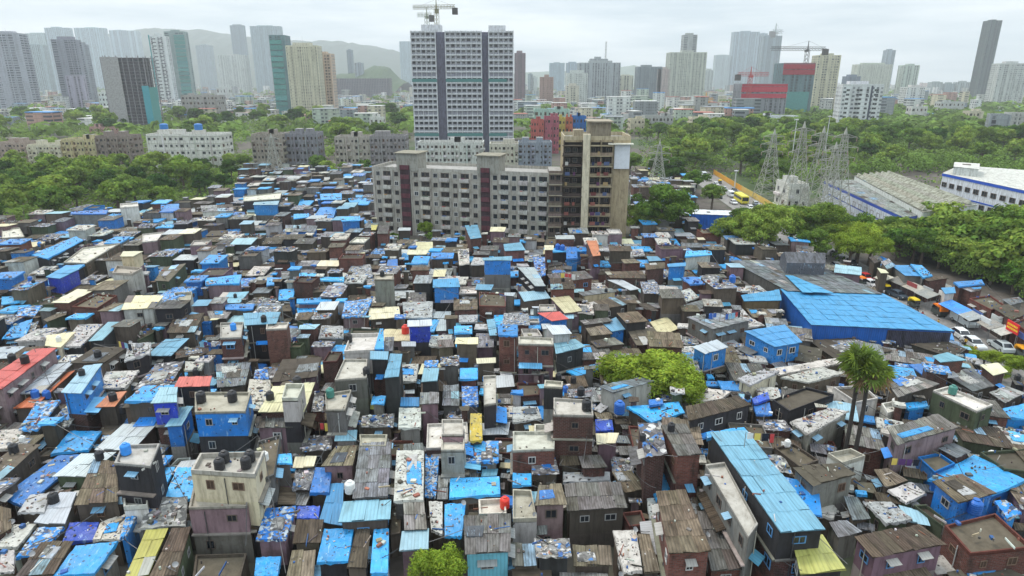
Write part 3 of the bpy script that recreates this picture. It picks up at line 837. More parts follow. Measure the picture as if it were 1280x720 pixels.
def area(h):
    P = [proj((p.x, p.y, h[1])) for p in h[0]]
    P = [(min(1290, max(-10, x)), min(730, max(-10, y))) for x, y, _ in P]
    return abs(sum(P[i][0]*P[i-1][1]-P[i-1][0]*P[i][1] for i in range(4)))/2
NH = len(HAND.strip().splitlines())+len(SHOPS.strip().splitlines())
order = sorted(ALLH, key=lambda h: -area(h))
ROOFTOPS = []
for k, (q, z, r, w) in enumerate(order[:298]):
    root, desc = house(q, z, r, w, rng)
    ct = (q[0]+q[1]+q[2]+q[3])/4
    crowd(root, desc, 'house', 'houses of the dense settlement', (ct.x, ct.y, z)); ROOFTOPS.append((q, z, r))
mass = MB()
for q, z, r, w in order[298:]: house(q, z, r, w, rng, mass, tilt=None)
m = mass.build('distant_shacks'); tag(m, 'countless smaller and farther shacks packed between and behind the larger houses', 'shacks', None, 'stuff')
print('houses', len(ALLH), 'hand', NH, 'mass faces', len(mass.f))
# loose stones, bricks, planks and scrap lying on the roofs
sc = MB()
GREYS = [(.42, .41, .38), (.22, .20, .18), (.09, .08, .075), (.55, .54, .5), (.30, .13, .09), (.05, .12, .32), (.12, .10, .08), (.35, .30, .22)]
for q, z, r, w in order[:1100]:
    W = (q[2]-q[3]).length; L = (q[3]-q[0]).length; A = W*L
    dens = {'W': 1.9, 'M': 2.4, 'P': 1.3, 'T': .9, 'Q': .7, 'N': .5, 'D': .8, 'B': .42, 'G': .45, 'C': .3, 'U': .6}.get(r, .1)
    zz = z-.6 if r == 'C' else z+.03
    for _ in range(int(min(60, A*dens*rng.uniform(.2, 1.7)))):
        u, v = rng.uniform(.06, .94), rng.uniform(.06, .94); p = bil(q, u, v); t = rng.random()
        if t < .72: s = rng.uniform(.08, .2); sx, sy, sz = s, s*rng.uniform(.5, 1.1), rng.uniform(.06, .16)
        elif t < .9: sx, sy, sz = rng.uniform(.6, 1.6), .06, .06
        else: sx, sy, sz = rng.uniform(.25, .6), rng.uniform(.25, .5), rng.uniform(.03, .3)
        sc.box(-sx/2, sx/2, -sy/2, sy/2, zz-.12, zz+sz, 'wood', jit(rng.choice(GREYS), .3, rng), rng.uniform(0, 3.14), (p.x, p.y))
tag(sc.build('roof_debris'), 'stones, bricks, planks and scrap lying loose over the settlement roofs', 'debris', None, 'stuff')
# ---------------------------------------------------------------- towers and blocks of the city
rc = random.Random(21)
def rectq(x1, x2, Y, D, rot=0.):
    c = Vector(((x1+x2)/2, Y, 0)); h = (x2-x1)/2; cr, sr = math.cos(rot), math.sin(rot)
    f = lambda u, v: c+Vector((u*cr-v*sr, u*sr+v*cr, 0))
    return [f(-h, D), f(h, D), f(h, 0), f(-h, 0)]
def prism(mb, q, z0, z1, m, c, roofm='concrete', roofc=(.35, .34, .32)):
    u0 = 0.
    for i in (3, 2, 1, 0):
        a, b = q[i], q[(i-1) % 4]; LL = (b-a).length
        mb.poly([Vector((a.x, a.y, z0)), Vector((b.x, b.y, z0)), Vector((b.x, b.y, z1)), Vector((a.x, a.y, z1))], m, c, [(u0, z0), (u0+LL, z0), (u0+LL, z1), (u0, z1)])
        u0 += round(LL/3.4)*3.4
    mb.poly([Vector((p.x, p.y, z1)) for p in reversed(q)], roofm, roofc)
class Bld:
    def __init__(s, name, label, cat, q, h, group=None):
        s.q = q; s.h = h; c = (q[0]+q[1]+q[2]+q[3])/4; s.o = (c.x, c.y, 0); s.root = tag(empty(name, s.o), label, cat, group); s.w = []
    def part(s, name, mb): return mb.build(name, s.root, s.o)
    def edge(s, k):                                     # k: 'f' near face, 'l' left face, 'r' right face
        q = s.q; a, b = {'f': (q[3], q[2]), 'l': (q[0], q[3]), 'r': (q[2], q[1])}[k]
        e = (b-a).normalized(); return a, e, Vector((e.y, -e.x, 0)), (b-a).length
    def win(s, k, u, z, w, h, kind='d', off=.02):
        a, e, n_, L = s.edge(k); p = a+e*u+n_*off; s.w.append((p.x-s.o[0], p.y-s.o[1], z, math.atan2(e.y, e.x), w, h, kind))
    def bar(s, mb, k, u0, u1, z0, z1, d0, d1, m, c):      # a box on a face, sticking out from d0 to d1
        a, e, n_, L = s.edge(k); mb.box(u0, u1, -d1, -d0, z0, z1, m, c, math.atan2(e.y, e.x), (a.x, a.y))
    def done(s, cap=100, name='window'):
        for i, (x, y, z, rz, w, h, kd) in enumerate(s.w[:cap]): link(name, win_mesh(kd), s.root, (x, y, z), rz, (w, 2, h))
        if len(s.w) > cap:
            mb = MB()
            for x, y, z, rz, w, h, kd in s.w[cap:]:
                mb.box(-w/2, w/2, -.02, .0, z-h/2, z+h/2, 'glass', (0, 0, 0), rz, (x, y))
                mb.box(-w/2, w/2, -.08, -.02, z-h/2-.06, z-h/2+.04, 'paint', (.5, .5, .5), rz, (x, y))
            o = mb.build('window_rows', s.root); o['kind'] = 'stuff'
def top_h(y, Y): return wy(640, y, Y).z
def tower(label, xl, xr, yt, yb, D, col, rot=0., name='tower_block', cat='tower', bands=1, crown=1, net=None, fins=1, shape=None, side=None):
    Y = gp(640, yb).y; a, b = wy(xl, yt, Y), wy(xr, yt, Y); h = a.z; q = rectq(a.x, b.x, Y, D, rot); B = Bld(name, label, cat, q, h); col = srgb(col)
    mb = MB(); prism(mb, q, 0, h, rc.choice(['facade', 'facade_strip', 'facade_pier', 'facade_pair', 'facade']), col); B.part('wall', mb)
    if bands:
        mb = MB(); n_ = int(h/3.1)
        for k in range(1, n_+1, bands):
            for f in 'flr':
                L = B.edge(f)[3]; B.bar(mb, f, 0, L, k*3.1-.12, k*3.1+.12, 0, .35, 'plaster', tuple(min(.8, x*1.15) for x in col))
        B.part('floor_bands', mb)
    if fins:
        mb = MB(); W = B.edge('f')[3]; nf = max(2, int(W/7))
        for i in range(nf+1):
            u = min(W-.4, max(.4, i*W/nf)); B.bar(mb, 'f', u-.35, u+.35, 0, h+.3, .0, .6, 'plaster', tuple(min(.8, x*1.2) for x in col))
        B.part('pier', mb)
    mb = MB(); ring(mb, q, .3, h-.02, h+1.1, 'plaster', col)
    B.part('parapet', mb)
    if crown:
        mb = MB(); W = (b.x-a.x); qq = rectq(a.x+W*rc.uniform(.15, .35), b.x-W*rc.uniform(.15, .4), Y+D*.25, D*.5, rot); prism(mb, qq, h+.01, h+rc.uniform(3, 5.5), 'plaster', jit(col, .1, rc)); B.part('penthouse', mb)
        mb = MB(); cx = (qq[0]+qq[2])/2; mb.tube((cx.x, cx.y, h+3), (cx.x, cx.y, h+rc.uniform(8, 12)), .12, .05, 'steel', (.3, .3, .3), 5); B.part('antenna', mb)
    if net:
        mb = MB(); L = B.edge(net[0])[3]
        zc = net[3]*h
        while zc < net[4]*h: mb = MB(); B.bar(mb, net[0], net[1]*L+rc.uniform(0, .8), net[2]*L-rc.uniform(0, .8), zc+rc.uniform(0, .5), min(net[4]*h, zc+rc.uniform(4.6, 6.)), .65+rc.uniform(0, .1), .8, 'concrete', jit(srgb(net[5]), .18, rc)); B.part('safety_netting', mb); zc += 6.2; mb = MB(); B.part('safety_netting', mb)
    return B
T_ = tower
TEAL = '#5a9490'
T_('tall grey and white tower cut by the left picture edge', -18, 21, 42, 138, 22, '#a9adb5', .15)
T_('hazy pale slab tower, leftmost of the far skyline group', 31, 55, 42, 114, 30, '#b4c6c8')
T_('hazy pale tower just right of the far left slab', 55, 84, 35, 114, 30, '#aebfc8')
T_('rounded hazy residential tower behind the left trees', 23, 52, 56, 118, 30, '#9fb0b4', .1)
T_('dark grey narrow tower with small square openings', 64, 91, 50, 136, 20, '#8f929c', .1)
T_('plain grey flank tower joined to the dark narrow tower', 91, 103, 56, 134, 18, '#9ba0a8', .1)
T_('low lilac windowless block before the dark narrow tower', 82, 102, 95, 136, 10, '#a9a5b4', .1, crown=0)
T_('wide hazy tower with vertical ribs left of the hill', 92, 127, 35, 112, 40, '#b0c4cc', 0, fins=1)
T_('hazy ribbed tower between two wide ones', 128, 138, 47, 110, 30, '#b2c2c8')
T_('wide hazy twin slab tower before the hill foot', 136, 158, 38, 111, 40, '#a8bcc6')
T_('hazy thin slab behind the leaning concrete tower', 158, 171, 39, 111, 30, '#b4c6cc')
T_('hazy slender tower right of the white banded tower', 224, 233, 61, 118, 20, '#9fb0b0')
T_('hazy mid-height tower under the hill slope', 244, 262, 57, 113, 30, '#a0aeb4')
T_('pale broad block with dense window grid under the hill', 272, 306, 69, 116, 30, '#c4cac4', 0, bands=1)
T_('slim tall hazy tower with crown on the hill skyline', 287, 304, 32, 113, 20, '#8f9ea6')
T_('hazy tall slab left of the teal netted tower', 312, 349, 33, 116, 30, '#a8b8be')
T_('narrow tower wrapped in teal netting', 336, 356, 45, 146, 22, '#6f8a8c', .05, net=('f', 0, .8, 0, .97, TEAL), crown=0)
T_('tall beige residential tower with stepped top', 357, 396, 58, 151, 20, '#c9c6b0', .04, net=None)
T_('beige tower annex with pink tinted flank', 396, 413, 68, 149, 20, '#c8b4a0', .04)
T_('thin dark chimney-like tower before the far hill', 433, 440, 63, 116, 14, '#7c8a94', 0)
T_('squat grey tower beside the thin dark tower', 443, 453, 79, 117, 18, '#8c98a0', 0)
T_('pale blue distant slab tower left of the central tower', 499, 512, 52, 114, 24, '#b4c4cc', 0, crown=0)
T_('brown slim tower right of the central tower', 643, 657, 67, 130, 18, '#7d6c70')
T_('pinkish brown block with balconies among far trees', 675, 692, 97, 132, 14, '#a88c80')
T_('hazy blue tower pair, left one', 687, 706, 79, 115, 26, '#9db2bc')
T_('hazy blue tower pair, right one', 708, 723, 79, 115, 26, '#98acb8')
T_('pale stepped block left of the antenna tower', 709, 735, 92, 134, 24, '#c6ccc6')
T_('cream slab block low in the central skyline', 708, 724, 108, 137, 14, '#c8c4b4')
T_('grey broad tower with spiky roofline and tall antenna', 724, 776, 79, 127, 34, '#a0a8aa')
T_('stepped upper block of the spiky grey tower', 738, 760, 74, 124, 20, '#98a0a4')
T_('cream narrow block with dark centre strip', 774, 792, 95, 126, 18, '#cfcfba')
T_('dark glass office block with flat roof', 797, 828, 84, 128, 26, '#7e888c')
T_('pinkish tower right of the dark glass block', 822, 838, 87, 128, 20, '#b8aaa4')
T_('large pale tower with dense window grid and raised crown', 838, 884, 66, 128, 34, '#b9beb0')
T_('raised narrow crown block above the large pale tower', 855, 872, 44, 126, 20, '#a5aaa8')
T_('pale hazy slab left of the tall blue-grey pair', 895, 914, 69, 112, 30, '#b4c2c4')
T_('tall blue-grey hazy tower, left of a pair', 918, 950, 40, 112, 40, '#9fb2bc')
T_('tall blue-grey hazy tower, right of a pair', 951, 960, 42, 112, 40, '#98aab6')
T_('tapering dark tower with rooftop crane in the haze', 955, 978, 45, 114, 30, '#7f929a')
B = T_('building under construction with red netting top, left one', 927, 985, 106, 150, 26, '#8c8f94', 0, net=('f', 0, 1, .62, 1.02, '#b8384a'), crown=0)
B = T_('building under construction with red top and teal netting', 979, 1020, 80, 146, 26, '#6e8488', 0, net=('f', 0, 1, .80, 1.02, '#a83844'), crown=0)
mb = MB(); L = B.edge('f')[3]; B.bar(mb, 'f', L*.05, L*.9, 0, B.h*.48, .66, .8, 'concrete', srgb(TEAL)); B.part('lower_netting', mb)
T_('beige rounded tower right of the red netted building', 1023, 1051, 70, 142, 22, '#c8c4ac', -.1)
T_('hazy grey dome-like block behind the white office tower', 1060, 1076, 96, 126, 24, '#6f7c8a')
T_('wide pale residential slab right of the beige tower', 1073, 1116, 81, 122, 30, '#c2c6b8')
T_('hazy slim tower rising behind the pale slab', 1109, 1120, 63, 116, 24, '#93a2aa')
T_('pale green-white tower at right middle distance', 1130, 1150, 82, 122, 24, '#bcc8bc')
T_('small white block with square windows before the right woods', 1134, 1157, 110, 137, 18, '#d4d6d2')
T_('lone very tall dark slender tower at right skyline', 1239, 1253, 26, 124, 26, '#5f6a6a', 0, crown=1)
T_('hazy pale block beside the lone dark tower', 1234, 1246, 92, 122, 20, '#b0bcbc')
T_('white tower with black windows at the right edge', 1252, 1286, 80, 134, 26, '#c4c8c4', -.2)
T_('grey apartment block with white balconies at right edge woods', 1240, 1262, 145, 178, 16, '#9aa0a4', -.5, crown=0)
T_('white and grey apartment block cut by the right edge', 1262, 1286, 143, 172, 16, '#b4b4b0', -.5, crown=0)
for i, (x, w_, y) in enumerate(((1165, 14, 103), (1182, 12, 105), (1197, 20, 103), (1218, 10, 108), (664, 8, 97), (882, 10, 88), (640+20, 6, 93), (610, 5, 100))):
    o = T_(None, x, x+w_, y, 118, 20, rc.choice(['#a8b2b2', '#b8c0bc', '#98a6aa']), 0); crowd(o.root, 'small hazy skyline block', 'tower', 'hazy blocks on the skyline', (o.o[0], o.o[1], o.h))
# --- leaning concrete tower under construction: bare slabs and columns
def frame_tower(label, xl, xr, yt, yb, D, rot, floors, solid):
    Y = gp(640, yb).y; a, b = wy(xl, yt, Y), wy(xr, yt, Y); h = a.z; q = rectq(a.x, b.x, Y, D, rot); B = Bld('unfinished_tower', label, 'tower', q, h); g_ = srgb('#8d8a8e')
    W = b.x-a.x; mb = MB(); fh = h/floors
    for k in range(1, floors+1): prism(mb, inset(q, .0), k*fh-.28, k*fh, 'concrete', g_, 'concrete', g_)
    B.part('floor_slab', mb); mb = MB(); prism(mb, inset(q, 2.6), 0, h-.3, 'facade', srgb('#6e6a72')); B.part('core_wall', mb)
    mb = MB()
    for f in 'flr':
        L = B.edge(f)[3]; nc = max(2, int(L/4))
        for i in range(nc+1): u = min(L-.3, max(.3, i*L/nc)); B.bar(mb, f, u-.3, u+.3, 0, h+(1.6 if i % 2 else .4), -.7, -.1, 'concrete', g_)
    B.part('column', mb)
    if solid:
        mb = MB(); L = B.edge('f')[3]; B.bar(mb, 'f', L*solid[0], L*solid[1], 0, h+.5, -.1, .3, 'concrete', srgb('#a5a3a3')); B.part('blank_wall', mb)
    return B
B = frame_tower('bare concrete tower under construction with teal netting on its right side', 125, 178, 72, 163, 20, .06, 22, (.02, .42))
mb = MB(); L = B.edge('f')[3]; B.bar(mb, 'f', L*.86, L*1.02, 0, B.h*.62, .3, .45, 'cloth', srgb('#4a98a4')); B.bar(mb, 'r', 0, 15, 0, B.h*.6, .3, .45, 'cloth', srgb(TEAL)); B.part('safety_netting', mb)
# long low unfinished frame in the distance
frame_tower('long low unfinished concrete frame before the far hill', 414, 487, 98, 122, 30, 0, 8, None)
# white banded tower with netting
B = T_('white tower with dark window bands and teal netted right side', 187, 206, 46, 133, 16, '#d5dad8', .06, net=None)
for k in range(20):
    for u in (.25, .62): L = B.edge('f')[3]; B.win('f', u*L, 2.2+k*(B.h/20), L*.25, 1.5, 'g', .62)
mb = MB(); B.bar(mb, 'f', -1.6, -.1, 0, B.h+3, -.2, 1., 'cloth', srgb('#3b8f92')); B.part('netting_strip', mb); B.done()
B = T_('scaffolded wing with teal netting behind the white banded tower', 205, 229, 40, 131, 18, '#8fa09e', .06, net=('f', .45, 1.02, 0, .96, TEAL))
# white office tower
B = T_('white office tower with dark window bays in the right woods', 1056, 1103, 107, 168, 20, '#d8dbdc', -.22, bands=0, fins=0)
L = B.edge('f')[3]
for k in range(10):
    for u, ww in ((.14, 3.2), (.42, 6.), (.62, 2.2), (.84, 4.2)): B.win('f', u*L, 3+k*(B.h-3)/10, ww*.8, 1.7, 'g')
mb = MB(); B.bar(mb, 'f', L*.70, L*.745, 0, B.h, 0, .12, 'plaster', srgb('#4a4e5c')); B.part('dark_strip', mb); B.done()
# --- central tower: three white-framed wings
Y = gp(640, 190).y; X = lambda px, y=100, YY=None: wy(px, y, YY or Y).x
h = top_h(40, Y); q = rectq(X(516), X(642), Y, 22); B = Bld('twin_winged_tower', 'central grey-white residential tower with two full-height recesses and a crane', 'tower', q, h); cw = srgb('#d0d3d6')
mb = MB(); prism(mb, q, 0, h, 'plaster', srgb('#747484')); B.part('wall', mb); W = q[2].x-q[3].x; nf = 22; fh = h/nf
mb = MB(); mp_ = MB(); mr_ = MB()
for (p0, p1, nb) in ((516, 547, 5), (558, 603, 7), (611, 642, 5)):
    u0, u1 = X(p0)-q[3].x, X(p1)-q[3].x
    B.bar(mr_, 'f', u0+.01, u1-.01, 0, h, 0, 2.2, 'plaster', srgb('#9a9ca6'))
    for k in range(nf+1): mb = MB(); B.bar(mb, 'f', u0, u1, k*fh-.45, k*fh+.4, 2.21, 3.1, 'plaster', cw); B.part('balcony', mb)
    for i in range(nb+1): u = u0+(u1-u0)*i/nb; wd = .55 if i in (0, nb) else .16; B.bar(mp_, 'f', max(u0, u-wd), min(u1, u+wd), 0, h+.6, 2.21, 3.14, 'plaster', cw)
    for k in range(nf-1, 1, -1):
        if k in (7, 3, 14): continue
        for i in range(nb): B.win('f', u0+(u1-u0)*(i+.5)/nb, (k+.58)*fh, (u1-u0)/nb*.62, fh*.44, 'w' if (i+k) % 4 else 'd', 2.23)
B.part('wing', mr_); B.part('pier', mp_)
mb = MB()
for p0, p1 in ((516, 547), (558, 603), (611, 642)):
    for k in (13, 3): B.bar(mb, 'f', X(p0)-q[3].x, X(p1)-q[3].x-(p0 % 3)*2, k*fh+.4, (k+.7)*fh, 2.6, 3.25, 'cloth', srgb('#54827f'))
B.part('safety_netting', mb)
mb = MB()
for p0, p1, yy in ((528, 552, 30), (611, 632, 31)): prism(mb, rectq(X(p0), X(p1), Y+4, 10), h+.02, top_h(yy, Y), 'plaster', cw)
B.part('roof_house', mb); B.w.sort(key=lambda t: -t[2]); B.done()
# --- the long seven-storey block with two maroon stair shafts
P0, P1 = gp(470, 291), gp(685, 305); e = (P1-P0).normalized(); nrm = Vector((-e.y, e.x, 0)); q = [P0+nrm*13, P1+nrm*13, P1, P0]; L = (P1-P0).length; h = 18.2
B = Bld('apartment_block', 'pale seven-storey apartment block with two maroon stair shafts above the shacks', 'apartment block', q, h); cw = srgb('#aeaaa0')
mb = MB(); prism(mb, q, 0, h, 'plaster', cw); B.part('wall', mb); fx = lambda px: (px-470)/215*L
fh = h/7; mb = MB(); ms = MB(); mpp = MB(); ml = MB()
for (p0, p1, nb) in ((472, 507, 3), (520, 605, 7), (617, 684, 6)):
    u0, u1 = fx(p0), fx(p1)
    for i in range(nb):
        wide = i in (1, 3, 5) if nb > 3 else i == 1
        bw = (u1-u0)/nb; uc = u0+bw*(i+.5)
        for k in range(7):
            zz = (k+.55)*fh
            if wide:
                mb = MB(); B.bar(mb, 'f', uc-bw*.47, uc+bw*.47, k*fh+.1, k*fh+.95, .02, 1.1, 'plaster', jit(srgb('#bdbab2'), .15, rc)); B.bar(mb, 'f', uc-bw*.42, uc+bw*.42, k*fh+.95, k*fh+2.3, .01, .05, 'plaster', (.05, .045, .04)); B.bar(mb, 'f', uc-bw*.47, uc+bw*.47, k*fh-.08, k*fh+.08, 0, 1., 'concrete', cw); B.part('balcony', mb)
                B.win('f', uc-bw*.22, zz+.25, bw*.34, 1.2, 'd', .07); B.win('f', uc+bw*.22, zz+.25, bw*.34, 1.2, 'd', .07)
                if rc.random() < .6: ml = MB(); B.bar(ml, 'f', uc-bw*.3, uc+bw*rc.uniform(-.1, .35), k*fh+.55, k*fh+1.15, .92, .96, 'cloth', srgb(rc.choice(['#a4554c', '#c9c6c0', '#4c6a9c', '#7c4068', '#b08850', '#3c5c48']))); B.part('garment', ml)
            else: B.win('f', uc, zz+.1, bw*.42, 1.25, rc.choice('dgw'))
    for i in range(nb+1): u = u0+(u1-u0)*i/nb; B.bar(mpp, 'f', max(0, u-.22), u+.22, 0, h, 0, .22, 'plaster', jit(cw, .1, rc))
for p0, p1 in ((507, 519), (606, 617)):
    ms = MB()
    B.bar(ms, 'f', fx(p0), fx(p1), 0, h+1.5, .0, .5, 'plaster', srgb('#45353a'))
    for k in range(8): B.bar(ms, 'f', fx(p0)+.1, fx(p1)-.1, k*fh+.3, k*fh+1.5, .5, .75, 'plaster', srgb('#643a42'))
    B.bar(ms, 'f', fx(p0)-1., fx(p1)+2.4, h+.02, h+4.6, -6, .3, 'plaster', srgb('#9c9a90')); B.bar(ms, 'f', fx(p0)-1.5, fx(p1)+3., h+4.61, h+4.85, -6.6, .9, 'concrete', srgb('#8d8878')); B.part('stair_shaft', ms)
B.part('pier', mpp)
for k in range(6): B.win('r', 2+1.8*k, 4+2.2*k, 1, 1.2)
mb = MB(); ring(mb, q, .25, h-.02, h+.8, 'plaster', cw); B.part('parapet', mb); B.done()
# --- weathered tall tower at its right end
Pa, Pb = gp(702, 305), gp(780, 303); Yc = Pa.y; h = 27.3; q = rectq(Pa.x, Pb.x, Yc, 15, -.02)
B = Bld('weathered_tower', 'tall weathered cream tower block with dark open balconies above the shacks', 'tower', q, h); cc = srgb('#a8997c')
mb = MB(); prism(mb, q, 0, h, 'plaster', cc); B.part('wall', mb); L = B.edge('f')[3]; fh = h/10.5; mb = MB(); md = MB(); ml = MB()
B.bar(md, 'f', .05, L*.27, .1, h-.5, .0, .04, 'plaster', (.02, .016, .014)); B.bar(md, 'f', L*.39, L*.72, .1, h-.5, .0, .04, 'plaster', (.035, .03, .028))  # near-black panels paint the shade of open balconies onto the flat front
for k in range(11):
    for a_, b_ in ((-.02, .29), (.385, .73)):
        B.bar(mb, 'f', L*a_+rc.uniform(-.1, .2), L*b_, k*fh-.12, k*fh+.12, .0, rc.choice([1.3, 1.5, 1.9]), 'concrete', srgb('#a09478' if a_ > 0 else '#655a4c'))
        if k < 10: B.bar(mb, 'f', L*a_, L*b_, k*fh+.12, k*fh+rc.choice([.6, .8, .9]), 1.38, 1.48, 'plaster', jit(srgb('#8a7e68' if a_ > 0 else '#4c423a'), .3, rc))
        B.part('balcony', mb); mb = MB()
    if k < 10:
        for u in (.06, .17, .44, .55, .67): B.win('f', u*L, (k+.55)*fh, 1.2, 1.2, 'd', .07)
        for u in (.02, .14, .42, .5, .6):
            if rc.random() < .6: ml = MB(); B.bar(ml, 'f', u*L, u*L+rc.uniform(.5, 1.4), k*fh+.3, k*fh+1.2, 1.5, 1.54, 'cloth', srgb(rc.choice(['#8a554c', '#b9b6b0', '#4c5a7c', '#5c3858', '#a08860', '#2c3450', '#6a3a38']))); B.part('garment', ml)
for u in (0, .28, .39, .555, .73): B.bar(mb, 'f', L*u-.15, L*u+.15, 0, h, 0, 1.25, 'plaster', srgb('#857963' if u > .3 else '#4c433a'))
B.bar(mb, 'f', L*.28, L*.385, 0, h+1.6, .0, 1.9, 'plaster', srgb('#d2c8ae')); B.part('pier', mb); B.part('recess_shade', md)
mb = MB(); B.bar(mb, 'f', L*.76, L*.99, h-7.2, h-1.2, .3, .5, 'paint', srgb('#d4d8dc')); B.part('blank_billboard', mb)
mb = MB(); B.bar(mb, 'f', L*.66, L*1.03, h-1., h-.7, 0, 1.6, 'paint', srgb('#e2ddcc')); B.part('canopy_roof', mb)
mb = MB(); B.bar(mb, 'f', L*.38, L*.70, h+.02, h+4.4, -9, -.5, 'plaster', srgb('#8c8270')); B.bar(mb, 'f', L*.35, L*.73, h+4.41, h+4.7, -9.6, .2, 'concrete', srgb('#9c9280')); B.bar(mb, 'f', L*.15, L*.3, h+.02, h+2.4, -6, -2, 'plaster', srgb('#a89c84')); B.part('penthouse', mb)
mb = MB(); ring(mb, q, .25, h-.02, h+1., 'plaster', srgb('#b8ac90')); B.part('parapet', mb); B.done()
Pa, Pb = gp(685, 308), gp(701, 308); q = rectq(Pa.x, Pb.x-.1, Pa.y, 12, -.02); h = 19.4
B = Bld('weathered_wing', 'lower dark balconied wing between the pale block and the weathered tower', 'apartment block', q, h); mb = MB(); prism(mb, q, 0, h, 'plaster', srgb('#6c6058')); B.part('wall', mb); L = B.edge('f')[3]; mb = MB()
for k in range(8):
    B.bar(mb, 'f', -.1, L, k*2.75-.12, k*2.75+.12, 0, 1.3, 'concrete', srgb('#a89e88')); B.bar(mb, 'f', -.1, L, k*2.75+.12, k*2.75+.8, 1.2, 1.3, 'plaster', jit(srgb('#6f655c'), .3, rc)); B.part('balcony', mb); mb = MB()
    if k < 7:
        for u in (.25, .7): B.win('f', u*L, k*2.75+1.6, 1.2, 1.3, 'd')
B.done()
# --- middle-distance blocks
def midblock(label, xl, xr, yt, yb, D, col, rows, cols, rot=0., balc=True, name='apartment_block', roof=None, wk='d'):
    Y = gp(640, yb).y; a, b = wy(xl, yt, Y), wy(xr, yt, Y); h = a.z; q = rectq(a.x, b.x, Y, D, rot); B = Bld(name, label, 'building', q, h); col = srgb(col)
    mb = MB(); prism(mb, q, 0, h, 'plaster', col); B.part('wall', mb); fh = h/rows; mb = MB()
    for f in ('f', 'r' if (a.x+b.x) < 0 else 'l'):
        L = B.edge(f)[3]; nc = cols if f == 'f' else max(2, int(D/4))
        for k in range(rows):
            for i in range(nc):
                if rc.random() < .92: B.win(f, L*(i+.5)/nc, (k+.58)*fh, min(1.9, L/nc*.5)*(1.35, .75, 1., .6)[(i*7+cols) % 4], fh*(.42, .3, .42, .36)[(i*7+cols) % 4], wk if rc.random() < .8 else 's')
            if balc:
                for i in range(0, nc, 3): m2 = MB(); B.bar(m2, f, L*i/nc+.3, L*(i+1)/nc-.1, k*fh+.1, k*fh+.9, .02, .8, 'plaster', jit(col, .2, rc)); B.part('balcony', m2)
        if not balc:
            for k in range(1, rows+1): B.bar(mb, f, 0, L, k*fh-.1, k*fh+.1, 0, .2, 'plaster', tuple(x*.9 for x in col))
    B.part('cornice', mb); L = B.edge('f')[3]
    for i in range(0, cols+1, 3): m2 = MB(); B.bar(m2, 'f', max(0, L*i/cols-.25), min(L, L*i/cols+.25), 0, h, 0, .9 if balc else .3, 'plaster', jit(col, .2, rc)); B.part('pier', m2)
    mb = MB(); ring(mb, q, .3, h-.02, h+.9, 'plaster', col); B.part('parapet', mb)
    for _ in range(2): mb = MB(); W = b.x-a.x; x0 = a.x+W*rc.uniform(.1, .75); prism(mb, rectq(x0, x0+min(5, W*.2), q[3].y+3, 4), h, h+2.8, 'plaster', col); B.part('stair_head', mb)
    B.done(); return B
WB = midblock('white five-storey block with blue rooftop tanks among trees', 183, 275, 170, 213, 14, '#d9d8d0', 5, 14, .02, False, wk='g')
midblock('dark stained apartment block at the left edge of the middle row', -6, 30, 180, 203, 12, '#a8988c', 4, 7)
midblock('cream apartment block with flat awnings behind the left trees', 34, 76, 183, 207, 12, '#cdc8b0', 4, 9)
midblock('pale yellow end block right of the cream block', 76, 118, 176, 207, 12, '#beb48c', 4, 9)
midblock('grimy grey four-storey block left of the white block', 119, 160, 172, 210, 12, '#8c8078', 5, 9)
midblock('grimy apartment block with stained facade behind the lattice pylon', 314, 352, 170, 216, 13, '#9c9488', 6, 8, .05)
midblock('grey apartment block with white balconies right of the grimy one', 353, 396, 169, 214, 13, '#87878c', 5, 9, .05)
midblock('old grey apartment block behind the green strip', 418, 462, 173, 213, 12, '#a8a298', 5, 9)
midblock('old apartment block with brown stains left of the pale block', 462, 506, 172, 213, 12, '#8f8c8c', 5, 9)
midblock('long white low block behind the seven-storey block', 522, 604, 180, 213, 12, '#c8cac4', 4, 16)
midblock('short cream block behind the maroon shaft', 612, 648, 182, 214, 12, '#c4c0b0', 4, 7)
midblock('grey blue block behind the right wing of the pale block', 648, 690, 180, 214, 12, '#8a929c', 5, 8)
midblock('salmon red apartment block', 664, 680, 152, 192, 12, '#b8655c', 5, 5)
midblock('pink apartment block beside the salmon one', 681, 699, 148, 192, 12, '#a8606c', 5, 5)
midblock('yellow fronted narrow block', 698, 707, 149, 188, 10, '#bcae58', 4, 2)
midblock('orange narrow block beside the yellow one', 707, 716, 149, 188, 10, '#b4684c', 4, 2)
midblock('bright blue narrow block left of the weathered tower', 716, 733, 147, 187, 10, '#2c6cae', 4, 4)
midblock('teal roofed low block behind coloured houses', 668, 712, 138, 168, 14, '#a8c4b8', 3, 8)
midblock('white low school-like block before the red netted building', 944, 998, 146, 160, 14, '#d8dce0', 2, 12)
midblock('cream low block left of the yellow crane', 865, 888, 148, 166, 12, '#cfc8b0', 3, 6)
midblock('white roofed hall near the forest top', 890, 912, 150, 165, 12, '#c8c8c4', 2, 5)
midblock('small brick coloured block by the white hall', 912, 924, 150, 162, 12, '#8a4640', 3, 3)
midblock('grey concrete block with many openings behind the white banded tower', 226, 272, 120, 152, 18, '#a8a4a0', 5, 10)
midblock('small white block left of the leaning concrete tower', 122, 134, 116, 146, 10, '#d0d4cc', 5, 3)
midblock('dome-like white house with grey roof in far left trees', 270, 286, 110, 128, 12, '#c8ccc8', 2, 4)
midblock('pinkish long block under the leaning tower', 112, 138, 160, 172, 10, '#b08c84', 2, 6)
midblock('pale roofed open shed in the left trees', 36, 62, 158, 170, 10, '#9c9890', 2, 5)
midblock('white tank topped building above the grey apartments', 462, 478, 148, 172, 9, '#d4d6d0', 3, 3)
midblock('small white pump house beside the pylons', 985, 1011, 233, 263, 10, '#d4d4cc', 2, 3, wk='g')
